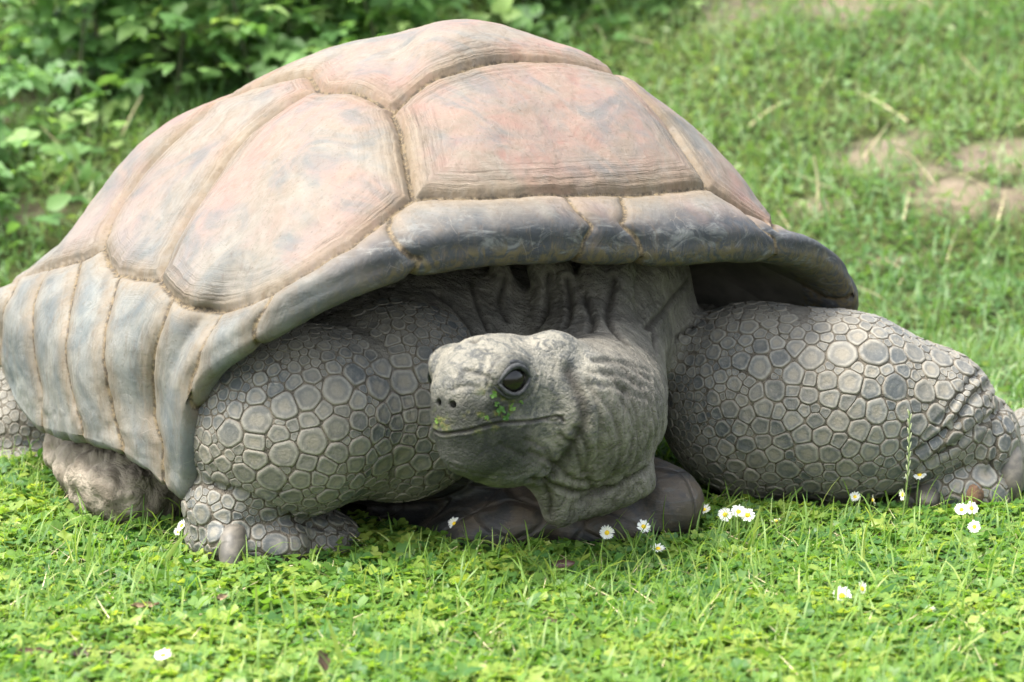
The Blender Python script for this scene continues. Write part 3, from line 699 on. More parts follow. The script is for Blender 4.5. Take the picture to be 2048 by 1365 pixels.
# ---- wrinkles
ax_n = np.array([.35, .90, .25]); sN = BV @ ax_n
wr = np.zeros(len(BV))
wob = fbm(BV * 16, 3, 21); wob2 = fbm(BV * 45, 2, 22)
w1 = 1 - np.abs(np.sin((sN / .020 + wob * 2.6 + wob2 * .5) * np.pi * .5)) ; w1 = w1 ** 3
w2 = 1 - np.abs(fbm(np.stack([sN * 75, BV[:, 2] * 22, BV[:, 0] * 22], -1), 3, 25)) ; w2 = np.clip(w2, 0, 1) ** 8
nk = neckw * sm(.25, -.02, BV[:, 1] - .0)
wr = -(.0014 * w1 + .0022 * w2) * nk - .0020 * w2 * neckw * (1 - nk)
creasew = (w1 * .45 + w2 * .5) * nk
# throat and cheek: fine irregular folds
w3 = np.clip(1 - np.abs(fbm(BV * [38, 38, 60], 3, 31)), 0, 1) ** 9
thr = headw * sm(.0, -.05, hl[:, 2] + .6 * hl[:, 0] + .03)
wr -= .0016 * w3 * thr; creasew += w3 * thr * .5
def crease(pl, depth, wid, mask=None):
    """press a furrow along a polyline traced on the surface"""
    global wr, creasew
    p = cast(catmull(pl, 10))
    if len(p) < 2: return
    p = catmull(p, 3); k = KDTree(len(p))
    for i, v in enumerate(p): k.insert(v, i)
    k.balance(); lo, hi = p.min(0) - .03, p.max(0) + .03
    idx = np.where(((BV > lo) & (BV < hi)).all(1))[0]
    d = np.array([k.find(BV[i])[2] for i in idx]); g = np.exp(-(d / wid) ** 2)
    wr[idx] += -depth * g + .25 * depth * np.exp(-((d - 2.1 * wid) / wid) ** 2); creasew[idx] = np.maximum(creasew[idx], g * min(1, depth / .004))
for pl, dp, wd_ in [
        ([(868, 862), (885, 868), (905, 866), (935, 862), (970, 853), (1010, 846), (1060, 843), (1098, 836), (1118, 834), (1127, 842)], .0042, .0020),      # mouth
        ([(1010, 808), (1040, 806), (1066, 785), (1075, 755)], .0016, .0025), ([(975, 772), (982, 735), (1015, 708), (1055, 716), (1075, 745)], .0016, .0025), ([(1085, 838), (1108, 842), (1126, 832)], .0025, .002), ([(960, 700), (1000, 708), (1030, 700)], .001, .002), ([(1090, 690), (1110, 720), (1105, 750)], .001, .002),
        ([(1140, 745), (1163, 800), (1168, 850), (1140, 905), (1105, 950)], .0060, .0100), ([(1175, 760), (1200, 830), (1196, 900)], .0022, .004), ([(1205, 742), (1262, 800), (1278, 900), (1240, 985)], .0024, .0050), ([(1245, 738), (1300, 810), (1312, 900), (1290, 950)], .0024, .0050), ([(1178, 772), (1228, 835), (1238, 920), (1200, 985)], .0024, .0050), ([(1190, 722), (1250, 728), (1300, 760)], .0024, .0050), ([(1060, 905), (1100, 925), (1150, 960), (1200, 965)], .003, .005), ([(1160, 1000), (1230, 975), (1290, 940)], .0035, .006), ([(1000, 890), (1050, 915), (1095, 940)], .0016, .004),
        ([(930, 742), (960, 748), (985, 762)], .0018, .003), ([(905, 780), (930, 772), (960, 776)], .0015, .003),
         ([(1150, 860), (1175, 900), (1172, 950), (1190, 985)], .003, .005), ([(1120, 870), (1150, 900), (1165, 950)], .003, .004),
        ([(1215, 790), (1235, 850), (1225, 915), (1200, 950)], .0015, .005), ([(1240, 770), (1268, 840), (1262, 920)], .0015, .005), ([(1265, 770), (1300, 840), (1295, 920)], .0015, .005),
        ([(1180, 745), (1240, 752), (1290, 775)], .0018, .004), ([(1190, 720), (1240, 722), (1300, 745)], .0018, .004), ([(1185, 770), (1230, 775), (1290, 800)], .0018, .004),
        ([(1085, 955), (1100, 1000), (1098, 1030)], .004, .005), ([(1060, 960), (1100, 965), (1150, 985), (1220, 980)], .004, .005), ([(1190, 800), (1205, 870), (1195, 930)], .0015, .004),
        ([(420, 968), (480, 982), (560, 1022), (640, 1056), (740, 1058)], .006, .006),
        ([(2000, 752), (1955, 790), (1905, 850), (1860, 885), (1835, 905)], .007, .006), ([(1975, 730), (1930, 775), (1890, 830), (1840, 880)], .004, .005), ([(2030, 800), (1985, 830), (1925, 880), (1850, 930)], .006, .006), ([(1985, 830), (1990, 900), (1975, 950)], .005, .005),
        ([(900, 930), (960, 950), (1030, 955)], .001, .003), ([(1050, 880), (1090, 900), (1110, 940)], .002, .004), ([(1010, 560), (1000, 600), (1015, 640)], .005, .005), ([(1100, 550), (1092, 610), (1080, 650)], .006, .006), ([(1135, 560), (1140, 620), (1130, 655)], .006, .005),
        ([(1165, 590), (1185, 640), (1180, 665)], .006, .005), ([(1225, 560), (1215, 640), (1250, 690)], .006, .006), ([(1270, 600), (1300, 650), (1310, 700)], .006, .006), ([(1380, 560), (1330, 620), (1290, 660)], .005, .005), ([(1480, 570), (1400, 640), (1350, 680)], .006, .005),
        ([(940, 560), (960, 620), (975, 660)], .005, .005), ([(880, 590), (930, 640), (950, 680)], .006, .006)]:
    crease(pl, dp, wd_)
lowb = fbm(BV * 9, 3, 41); BV2 = BV + BN * (wr + .0050 * neckw * fbm(BV * 15, 2, 44) + .0018 * lowb * (1 - .5 * headw) + .0009 * fbm(BV * 90, 2, 42) * headw)[:, None]
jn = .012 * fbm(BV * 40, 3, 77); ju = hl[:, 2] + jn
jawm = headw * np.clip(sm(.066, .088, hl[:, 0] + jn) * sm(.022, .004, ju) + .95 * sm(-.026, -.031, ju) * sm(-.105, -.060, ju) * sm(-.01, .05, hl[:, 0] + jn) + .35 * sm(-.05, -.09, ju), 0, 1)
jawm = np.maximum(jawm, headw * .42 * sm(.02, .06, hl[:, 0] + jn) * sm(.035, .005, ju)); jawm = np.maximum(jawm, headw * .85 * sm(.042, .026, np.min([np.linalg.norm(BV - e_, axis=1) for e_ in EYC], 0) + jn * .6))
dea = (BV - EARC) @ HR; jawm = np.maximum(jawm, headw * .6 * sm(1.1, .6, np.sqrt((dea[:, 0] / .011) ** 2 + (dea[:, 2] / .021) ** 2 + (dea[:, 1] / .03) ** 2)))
smear = headw * np.clip(sm(.034, .006, np.min([np.linalg.norm((BV - q_) * [1, 1, 1.3], axis=1) for q_ in cast([(1000, 820), (985, 835), (960, 842), (1015, 812), (985, 795), (880, 845)])], 0)) * sm(-.05, .35, fbm(BV * 95, 3, 91)), 0, 1)
nB = len(BV2)
allV = np.vstack([BV2, RV + RN * (.003 * fbm(RV * 20, 3, 2))[:, None]]); allF = np.vstack([BF, RF + nB])
zz = np.zeros(len(RV))
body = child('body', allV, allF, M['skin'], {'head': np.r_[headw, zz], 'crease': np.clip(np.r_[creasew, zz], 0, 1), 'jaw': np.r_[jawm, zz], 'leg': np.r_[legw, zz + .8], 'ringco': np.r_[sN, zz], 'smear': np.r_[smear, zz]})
pv, pq = plastron(); child('plastron', pv, orient(pv, pq)[0], M['plastron'])
bv_, bq_ = bridge(); child('bridge', bv_, orient(bv_, bq_)[0], M['bridge'])
surf_bvh = BVHTree.FromPolygons(allV.tolist(), allF.tolist())
allN = quad_normals(allV, allF)

# ------------------------------------------------------------------ leg scales
lw_all = np.r_[legw, ((RV[:, 1] < .62) & (RV[:, 0] < -.6) & (RV[:, 2] < .27)).astype(float)]
def seeds_from(lst, ox, oy, k, mul=1.0):
    out = []
    for x, y, r in lst:
        hit = surf_bvh.ray_cast(Vector(CAMP), Vector(ray(ox + x / k, oy + y / k)))
        if hit[0] is None or lw_all[allF[hit[2]][0]] < .3: continue
        out.append((np.array(hit[0]), r / k * hit[3] / F * mul))
    return out
LR = [(290,700,68),(420,635,72),(545,575,65),(645,535,66),(785,500,74),(862,428,57),(965,490,62),(1090,463,66),(1180,425,50),(978,405,45),(1080,370,47),(185,795,46),(150,885,54),(255,915,52),(360,880,56),(485,905,68),(405,815,56),(545,790,68),(520,705,50),(670,735,72),(780,675,64),(885,645,50),(720,595,42),(805,600,35),(880,550,46),
      (645,825,48),(740,845,52),(780,790,56),(885,760,56),(990,760,42),(870,835,50),(985,845,60),(1085,790,52),(1165,830,50),(1245,785,50),(1095,875,45),(1225,900,55),(1150,915,35),(1050,655,40),(965,695,42),(990,612,45),(1040,570,42),(1105,555,35),(1175,540,45),(1120,620,35),(1180,625,40),(1120,675,28),(1170,690,30),(1045,710,30),(1110,730,38),(1180,755,38),(1225,690,35),(870,700,28),(655,645,45),(580,665,32),(525,655,20),(410,740,50),(330,770,28),(265,840,40),
      (620,910,50),(700,905,42),(780,920,45),(875,920,45),(970,930,42),(1085,940,30),(580,985,50),(740,985,55),(830,975,40),(920,975,35),(1010,1000,50),(1160,1005,60),(1310,930,60),(890,1030,45),(980,1045,40),(415,535,48),(320,590,42),(500,500,36),(590,470,38),(670,440,42),(765,400,40),(740,350,34),(890,370,38),(820,335,32),(980,345,36),(1060,318,36),(1115,275,34),(1180,335,42),(1035,277,36),(960,300,30),(250,655,40),(190,720,36),(165,700,30),(140,740,30),
      (165,1065,52),(220,990,32),(240,1035,26),(285,1012,30),(262,1080,42),(225,1145,62),(340,1140,54),(330,1080,25),(385,1095,25),(475,1140,25),(505,1200,68),(545,1140,22),(430,1150,40),(590,1200,40),(350,960,46),(455,975,45),(300,935,30),(540,1040,36),(620,1080,40),(700,1095,40)]
LL = [(1185,415,80),(1020,425,76),(865,445,66),(1385,420,66),(1520,445,66),(1640,495,60),(1300,360,46),(1100,340,56),(790,395,48),(870,345,38),(795,325,40),(1015,300,42),(1210,320,46),(1360,325,44),(1440,370,35),(705,450,50),(605,490,60),(610,385,45),(690,370,40),(735,300,38),(655,275,38),(615,243,32),(535,360,38),(510,460,50),(775,530,56),(860,555,40),(945,565,56),(1060,570,64),(1165,600,50),(1290,595,72),(1435,615,60),(1535,610,54),(680,610,54),(590,620,40),(770,615,35),(850,635,46),(960,645,50),(1050,670,46),(630,700,50),(700,720,40),(770,675,38),(770,760,52),(890,765,42),(1000,770,54),(1095,705,52),(1195,715,62),(1110,810,56),(1190,840,46),(1270,805,46),(1330,710,46),(1400,780,54),(1500,730,52),(1470,830,44),
      (540,735,40),(505,800,40),(610,790,48),(690,800,42),(720,865,44),(820,830,50),(925,840,56),(1000,865,50),(845,930,62),(960,930,58),(745,1010,62),(590,960,56),(680,930,45),(880,1010,46),(1060,900,52),(1160,920,50),(1260,900,46),(1040,1000,50),(1160,1010,46),(660,1050,46),(560,1040,40),(430,900,44),(480,990,44),(1685,655,44),(1610,580,36),(1760,600,44),(1640,710,36),(1560,760,36),(1490,870,36),
      (1750,740,42),(1830,700,50),(1720,830,44),(1660,780,34),(1640,870,34),(1590,930,34),(1660,950,34),(1720,920,34),(1540,950,30),(1560,1010,30),(1800,800,40),(1840,880,44),(1740,1040,70),(1470,1100,60),(1600,1090,36),(1860,780,46)]
SEED = seeds_from(LR, 330, 560, 2.275) + seeds_from(LL, 1280, 540, 2.527)
sp_ = np.array([s[0] for s in SEED]); sr_ = np.array([s[1] for s in SEED])
cand = np.where((lw_all > .55) & ((allN * (CAMP - allV)).sum(1) > -.6) & (allV[:, 2] > .004))[0]
aq, az = proj(allV)
def fill_size(v, px):
    x, y = px
    if x < 140: return .0085
    if x < 1000:                                                           # near leg: small along the top and inner side, medium below
        top = 655 + .00115 * (800 - x) ** 2 * (x < 800)
        r = .0088 + .009 * float(sm(0, 130, y - top))
        if x > 830 and y < 760: r = min(r, .0085)
        if y > 955: r = min(r, .012)
        return r
    t = float(sm(1330, 1530, x)); u_ = float(sm(0, 110, y - (600 + .0011 * max(0, x - 1600) ** 2)))
    return (.0068 + .0040 * t) + .0065 * u_ * t
RNG.shuffle(cand)
for ps in (1.0, .72, .5, .36):
    for ci in cand[:24000]:
        v = allV[ci]; rr = fill_size(v, aq[ci]) * ps * (.72 + .56 * random.random())
        d = ((sp_ - v) ** 2).sum(1)
        if (d < ((sr_ + rr) * .92) ** 2).any(): continue
        sp_ = np.vstack([sp_, v]); sr_ = np.append(sr_, rr)
print('scales', len(sp_))
skd = KDTree(len(sp_))
for i, p in enumerate(sp_): skd.insert(p, i)
skd.balance()
NA = 22
RINGS = [(1.0, -.0016, 1.05), (.99, .0008, 1.0), (.955, .0019, .97), (.84, .0022, .84), (.55, .0014, .55), (.25, .0010, .25)]
scl = []
for i in range(len(sp_)):
    c = sp_[i]; r = sr_[i]; near = surf_bvh.find_nearest(Vector(c)); n = np.array(near[1])
    s0 = [surf_bvh.find_nearest(Vector(c + np.array(o) * r * .6))[1] for o in ((1, 0, 0), (-1, 0, 0), (0, 0, 1), (0, 0, -1))]
    n = n + sum(np.array(x) for x in s0); n /= np.linalg.norm(n)
    u_ = np.cross(n, [0.2, 0.1, 1]); u_ /= np.linalg.norm(u_); v_ = np.cross(n, u_)
    a = np.arange(NA) * 2 * np.pi / NA; rad = np.full(NA, 1.5 * r)
    for (p, j, d) in skd.find_range(Vector(c), r * 4.2 + .02):
        if j == i: continue
        e = np.array(p) - c; e2 = np.array([e @ u_, e @ v_]); L = np.linalg.norm(e2)
        if L < 1e-5: continue
        Ld = np.linalg.norm(e); t = (Ld * Ld + r * r - sr_[j] ** 2) / (2 * Ld) - .00050
        cs = (np.cos(a) * e2[0] + np.sin(a) * e2[1]) / L
        rad = np.where(cs > .05, np.minimum(rad, np.maximum(t, .0012) / np.maximum(cs, .05)), rad)
    rad = .09 * np.roll(rad, 1) + .82 * rad + .09 * np.roll(rad, -1)
    if rad.mean() < .0028: continue
    hs = min(1.0, rad.mean() / .013); V = []; at = []; hv = random.uniform(.75, 1.35); ta = random.random() * 6.28; tl = random.uniform(0, .075)
    for fr, hh, rg in RINGS:
        for k in range(NA):
            p = c + (np.cos(a[k]) * u_ + np.sin(a[k]) * v_) * rad[k] * fr
            l_, nn, _i, _d = surf_bvh.find_nearest(Vector(p)); nn = np.array(nn) * .45 + n * .55
            V.append(np.array(l_) + nn * (hh * hs * hv * (1 + .15 * math.sin(k * 2.1 + i)) + (rad[k] * fr * tl * math.cos(a[k] - ta) if rg <= 1 else 0))); at.append(rg)
    l_ = surf_bvh.find_nearest(Vector(c))[0]; V.append(np.array(l_) + n * .0009 * hs); at.append(0.0)
    V = np.array(V); V += n * 0.0
    fq = [(q * NA + k, q * NA + (k + 1) % NA, (q + 1) * NA + (k + 1) % NA, (q + 1) * NA + k) for q in range(len(RINGS) - 1) for k in range(NA)]
    ft = [((len(RINGS) - 1) * NA + k, (len(RINGS) - 1) * NA + (k + 1) % NA, len(V) - 1) for k in range(NA)]
    vis = (n @ (CAMP - c)) > .05
    scl.append((float(rad.mean()) * (1 if vis else .2), V, np.array(fq), np.array(ft), np.array(at), random.random()))
scl.sort(key=lambda t: -t[0])
for s_, V, fq, ft, at, rd in scl[:298]:
    sub('scale', V, [fq, ft], M['scale'], body, {'ring': at, 'rnd': np.full(len(V), rd)})
vo = 0; VV = []; QQ = []; TT = []; AA = []; DD = []
for s_, V, fq, ft, at, rd in scl[298:]:
    VV.append(V); QQ.append(fq + vo); TT.append(ft + vo); AA.append(at); DD.append(np.full(len(V), rd)); vo += len(V)
o = sub('fine_scale_skin', np.vstack(VV), [np.vstack(QQ), np.vstack(TT)], M['scale'], body, {'ring': np.concatenate(AA), 'rnd': np.concatenate(DD)}); o['kind'] = 'stuff'

# ------------------------------------------------------------------ eyes, claws
def sphere_np(c, r, Rm=np.eye(3), nu=28, nv=16):
    th = np.linspace(0, np.pi, nv); ph = np.linspace(0, 2 * np.pi, nu, endpoint=False)
    T_, P_ = np.meshgrid(th, ph, indexing='ij'); V = np.stack([np.sin(T_) * np.cos(P_), np.sin(T_) * np.sin(P_), np.cos(T_)], -1).reshape(-1, 3) * np.asarray(r)
    i = np.arange(nv * nu).reshape(nv, nu); j = np.roll(i, -1, 1)
    return V @ np.asarray(Rm).T + c, np.stack([i[:-1], i[1:], j[1:], j[:-1]], -1).reshape(-1, 4)
def tube_np(pts, rad, n=8, cap=True):
    pts = np.asarray(pts, float); rad = np.asarray(rad, float) * np.ones(len(pts)); V = []
    t = np.gradient(pts, axis=0); t /= np.linalg.norm(t, axis=1, keepdims=True) + 1e-12
    ref = np.array([.13, .31, 1.0]) if abs(t[0][2]) < .9 else np.array([1.0, .2, .1])
    for p, d, r in zip(pts, t, rad):
        a = np.cross(d, ref); a /= np.linalg.norm(a); b = np.cross(d, a); ph = np.arange(n) * 2 * np.pi / n
        V.append(p + r * (np.cos(ph)[:, None] * a + np.sin(ph)[:, None] * b))
    V = np.vstack(V); i = np.arange(len(pts) * n).reshape(-1, n); j = np.roll(i, -1, 1)
    return V, np.stack([i[:-1], j[:-1], j[1:], i[1:]], -1).reshape(-1, 4)
for s in (1, -1):
    ec = EYC[0 if s > 0 else 1]; side = HLv * s
    zax = side * .93 + HFv * .30 + HUv * .03; zax /= np.linalg.norm(zax); xax = np.cross(HUv, zax); xax /= np.linalg.norm(xax); yax = np.cross(zax, xax)
    EM = np.stack([xax, yax, zax], 1)
    V, f = sphere_np(ec, (.0262, .0262, .0262), EM, 36, 24); eye = child('eye', V, f, M['eye'])
    # lids: thick fleshy rings following the almond opening
    for nm, y0, y1, rr in (('upper_eyelid', .0195, .0125, .0042), ('lower_eyelid', -.0190, -.0115, .0036)):
        for lay in range(2):
            P = []
            for t in np.linspace(-1, 1, 19):
                x = t * (.0250 + .0060 * lay); yy = (y0 + lay * (.0048 if y0 > 0 else -.0042)) * (1 - abs(t) ** 2.2) + .0015 * t
                zz_ = math.sqrt(max(.0264 ** 2 - x * x * .55 - yy * yy * .55, 1e-6)) + .001 - lay * .0035
                P.append(ec + xax * x + yax * yy + zax * zz_)
            rad = (rr - .0006 * lay) * (1 - .55 * np.abs(np.linspace(-1, 1, 19)) ** 3)
            V, f = tube_np(P, rad, 10); V = V + .0007 * np.stack([fbm(V * 260, 2, k + lay) for k in (1, 2, 3)], -1)
            sub(nm, V, f, M['lid'], eye)
def claw(p0, p1, p2, r, mat, flat=.7):
    t = np.linspace(0, 1, 12)[:, None]; P = (1 - t) ** 2 * p0 + 2 * t * (1 - t) * p1 + t ** 2 * p2
    rad = r * (1 - .30 * t[:, 0]) * np.sqrt(np.clip(1 - (t[:, 0] * .99) ** 7, 0, 1)) * (.80 + .20 * np.sin(np.clip(t[:, 0] * 4, 0, 1.57))); V, f = tube_np(P, rad, 14); f = [f]
    V = V + .0016 * np.stack([fbm(V * [190, 190, 45], 2, k) for k in (1, 2, 3)], -1)
    child('claw', V, f[0], mat)
claw(W(468, 1060, -.315), W(462, 1085, -.368), W(461, 1165, -.372), .0225, M['claw'])
claw(W(1938, 965, .075), W(1944, 985, .035), W(1948, 1010, .04), .026, M['clawb'])
claw(W(2002, 885, .13), W(2026, 930, .07), W(2022, 1000, .08), .028, M['claw'])
claw(W(1855, 985, .07), W(1852, 1000, .03), W(1850, 1015, .03), .022, M['claw'])

# ------------------------------------------------------------------ lawn
def merge_inst(tpls, which, pos, yaw, tilt, tiltdir, scl_, tint):
    """scatter copies of small templates into plain vertex / triangle arrays"""
    VV, TT_, AA_ = [], [], []; off = 0
    for k, (tv, tf) in enumerate(tpls):
        m = np.where(which == k)[0]
        if not len(m): continue
        v = tv[None] * scl_[m, None, None]
        c, s = np.cos(yaw[m])[:, None], np.sin(yaw[m])[:, None]
        x = v[..., 0] * c - v[..., 1] * s; y = v[..., 0] * s + v[..., 1] * c; z = v[..., 2]
        # tilt about a horizontal axis
        ca, sa = np.cos(tiltdir[m])[:, None], np.sin(tiltdir[m])[:, None]; ct, st = np.cos(tilt[m])[:, None], np.sin(tilt[m])[:, None]
        a = x * ca + y * sa; b = -x * sa + y * ca; a2 = a * ct + z * st; z2 = -a * st + z * ct
        x, y, z = a2 * ca - b * sa, a2 * sa + b * ca, z2
        P = np.stack([x, y, z], -1) + pos[m, None, :]
        n, kv = P.shape[:2]
        VV.append(P.reshape(-1, 3)); TT_.append((tf[None] + (np.arange(n) * kv)[:, None, None]).reshape(-1, 3) + off); AA_.append(np.repeat(tint[m], kv)); off += n * kv
    return np.vstack(VV), np.vstack(TT_), np.concatenate(AA_)
def leaflet(L, Wd, fold=.25, n=5, notch=0.0, droop=.15):
    """leaf blade along +x with a midrib fold; returns verts, tris"""
    V = []; T_ = []
    for i in range(n + 1):
        t = i / n; w = Wd * math.sqrt(max(0, 1 - ((t - .6) / .61) ** 2)) if notch else Wd * math.sin(math.pi * min(1, t ** .75 * .97 + .02)) ** .8
        x = t * L; z = -droop * L * t * t
        V += [(x - (notch and i == n) * .0, 0, z), (x + (.10 * L if i == n and notch else 0), w * .5, z + fold * w * .5), (x + (.10 * L if i == n and notch else 0), -w * .5, z + fold * w * .5)]
    for i in range(n):
        a = i * 3; b = a + 3
        T_ += [(a, b, b + 1), (a, b + 1, a + 1), (a, a + 2, b + 2), (a, b + 2, b)]
    return np.array(V), np.array(T_)
def join_t(parts):
    V = []; T_ = []; o = 0
    for v, t in parts: V.append(v); T_.append(t + o); o += len(v)
    return np.vstack(V), np.vstack(T_)
def rz(v, a): c, s = math.cos(a), math.sin(a); return v @ np.array([[c, s, 0], [-s, c, 0], [0, 0, 1]])
def clover(seed):
    rnd = random.Random(seed); parts = []
    for k in range(3):
        v, t = leaflet(.011 * rnd.uniform(.9, 1.15), .0105 * rnd.uniform(.9, 1.1), .28 * rnd.uniform(-.4, 1.2), 3, .5, rnd.uniform(-.05, .25)); parts.append((rz(v, k * 2.094 + rnd.uniform(-.15, .15)) + [0, 0, .0], t))
    st = np.array([[-.0006, 0, 0], [.0006, 0, 0], [.0007 + rnd.uniform(-.01, .01), .002, -.03], [-.0007 + rnd.uniform(-.01, .01), .002, -.03]]); parts.append((st, np.array([[0, 1, 2], [0, 2, 3]])))
    return join_t(parts)
def lobed(seed):
    rnd = random.Random(seed); V = [(0, 0, 0)]; n = 15
    for i in range(n + 1):
        a = (i / n - .5) * 4.6; r = .013 * (.72 + .28 * abs(math.cos(a * 2.6))) * rnd.uniform(.92, 1.08); V.append((math.cos(a) * r, math.sin(a) * r, .0025 * math.sin(a * 5) + .15 * r))
    return np.array(V), np.array([(0, i + 1, i + 2) for i in range(n)])
def blade(seed, L=.09, wd=.0032, bend=.5, seg=5):
    rnd = random.Random(seed); V = []; ang = 0.12; x = z = 0.0; tw = rnd.uniform(-.5, .5)
    for i in range(seg + 1):
        t = i / seg; w = wd * (1 - t ** 2.2) * .5 + .00015
        V += [(x, -w * math.cos(tw * t), z - w * math.sin(tw * t)), (x, w * math.cos(tw * t), z + w * math.sin(tw * t))]
        ang += bend * (.6 + t) / seg * 1.6; x += math.sin(ang) * L / seg; z += math.cos(ang) * L / seg
    T_ = []
    for i in range(seg): a = 2 * i; T_ += [(a, a + 1, a + 3), (a, a + 3, a + 2)]
    return np.array(V), np.array(T_)
foot_bvh = BVHTree.FromPolygons(np.vstack([allV, pv, bv_]).tolist(), np.vstack([allF, pq + len(allV), bq_ + len(allV) + len(pv)]).tolist())
def under_body(P, hmax):
    r = np.zeros(len(P), bool)
    for i, p in enumerate(P):
        if -1.1 < p[0] < .9 and -.42 < p[1] < 1.1:
            h_ = foot_bvh.ray_cast(Vector((p[0], p[1], -.05)), Vector((0, 0, 1)), hmax + .05)
            if h_[0] is not None: r[i] = True
    return r
def area_pts(n, y0, y1, pad=.12, bias=1.0):
    """random ground points inside the widening field of view (plus a margin on both sides)"""
    y = y0 + (y1 - y0) * RNG.random(n) ** bias; hw = (y + 4.3) * .182 + pad
    x = (RNG.random(n) * 2 - 1) * hw
    return np.stack([x, y, gz(x, y)], -1)
def thin(P, keepbare=.12):
    b = bare(P[:, 0], P[:, 1]); return P[RNG.random(len(P)) > b * (1 - keepbare)]
def patch(P, f, seed): return fbm(np.stack([P[:, 0] * f, P[:, 1] * f, 0 * P[:, 0]], -1), 3, seed)
def lawn():
    # --- near clover carpet
    P = thin(area_pts(38000, -1.05, .60, .25)); P = P[~under_body(P, .05)]
    n = len(P); pt = patch(P, 5, 51)
    hgt = .010 + .022 * RNG.random(n) + .010 * pt; P[:, 2] += np.maximum(hgt, .004)
    tp = [clover(i) for i in range(6)] + [lobed(i) for i in range(4)] + [(lambda q: (q[0], q[1]))(leaflet(.017, .010, .25, 5, 0, .2)) for i in range(2)]
    wh = np.where(RNG.random(n) < .60 + .25 * pt, RNG.integers(0, 6, n), RNG.integers(6, 12, n))
    V, T_, A_ = merge_inst(tp, wh, P, RNG.random(n) * 6.283, np.abs(RNG.normal(0, .42, n)), RNG.random(n) * 6.283, RNG.choice([.6, .8, 1.05, 1.45], n, p=[.3, .34, .25, .11]) * RNG.uniform(.85, 1.15, n), np.clip(.47 + .36 * RNG.normal(size=n) + .6 * pt, 0, 1))
    o = obj('clover', np_mesh('clover', V, T_, M['clover'], True, {'tint': A_})); tag(o, 'bright green carpet of clover in front of the tortoise', 'clover', kind='stuff')
    # --- near grass blades
    P = thin(area_pts(17500, -1.05, .60, .25)); P = P[~under_body(P, .09)]; n = len(P); pt = patch(P, 3.5, 61)
    keep = RNG.random(n) < .62 + .75 * pt + .35 * sm(-.15, .35, P[:, 0]); P = P[keep]; n = len(P)
    tp = [blade(i, RNG.uniform(.05, .105), RNG.uniform(.0017, .0034), b) for i, b in enumerate([.2, .45, .7, .95, 1.2, .6, .35, .85])]
    V, T_, A_ = merge_inst(tp, RNG.integers(0, 8, n), P, RNG.normal(.5, 1.5, n), np.abs(RNG.normal(0, .3, n)), RNG.random(n) * 6.283, RNG.uniform(.45, 1.15, n), np.clip(.42 + .3 * RNG.normal(size=n), 0, 1))
    o = obj('grass', np_mesh('grass', V, T_, M['blade'], True, {'tint': A_})); tag(o, 'fine green grass blades growing among the clover', 'grass', kind='stuff')
    # --- straw litter
    P = area_pts(4200, -1.0, .4, .2); P = P[~under_body(P, .05)]; n = len(P); P[:, 2] += .012
    V, T_, A_ = merge_inst([blade(i, .06, .0016, .15) for i in range(3)], RNG.integers(0, 3, n), P, RNG.random(n) * 6.28, RNG.uniform(1.2, 1.5, n), RNG.random(n) * 6.28, RNG.uniform(.4, 1.1, n), np.ones(n))
    o = obj('straw_litter', np_mesh('straw_litter', V, T_, M['straw'], True)); tag(o, 'thin pale dry straw bits lying in the near lawn', 'straw', kind='stuff')
    # --- lawn behind, sharp to soft
    P = thin(area_pts(64000, .35, 4.2, .4, .8), .22); P = P[~under_body(P, .06)]; n = len(P); pt = patch(P, 2.2, 71)
    P[:, 2] += .008 + .03 * RNG.random(n) + .015 * pt
    tp = [leaflet(.020, .014, .25, 2, .2, .2), leaflet(.024, .012, .2, 2, 0, .25)] + [blade(40 + i, .060, .0036, b, 3) for i, b in enumerate([.4, .8, 1.1, .6])]
    V, T_, A_ = merge_inst(tp, RNG.choice(6, n, p=[.30, .18, .13, .13, .13, .13]), P, RNG.random(n) * 6.283, np.abs(RNG.normal(0, .45, n)), RNG.random(n) * 6.283, RNG.uniform(.6, 1.35, n), np.clip(.42 + .25 * RNG.normal(size=n) + .5 * pt, 0, 1))
    o = obj('meadow_grass', np_mesh('meadow_grass', V, T_, M['far'], True, {'tint': A_})); tag(o, 'soft grass and weeds on the slope behind the tortoise', 'grass', kind='stuff')
    P = area_pts(700, 1.2, 4.2, .4); n = len(P); b = bare(P[:, 0], P[:, 1]); P = P[RNG.random(n) < .35 + .6 * b]; n = len(P); P[:, 2] += .03
    V, T_, A_ = merge_inst([blade(i, .12, .0028, .3) for i in range(3)], RNG.integers(0, 3, n), P, RNG.random(n) * 6.28, RNG.uniform(.6, 1.45, n), RNG.random(n) * 6.28, RNG.uniform(.5, 1.3, n), np.ones(n))
    o = obj('dry_grass', np_mesh('dry_grass', V, T_, M['straw'], True)); tag(o, 'pale dry grass strands scattered on the far slope', 'dry grass', kind='stuff')
lawn()
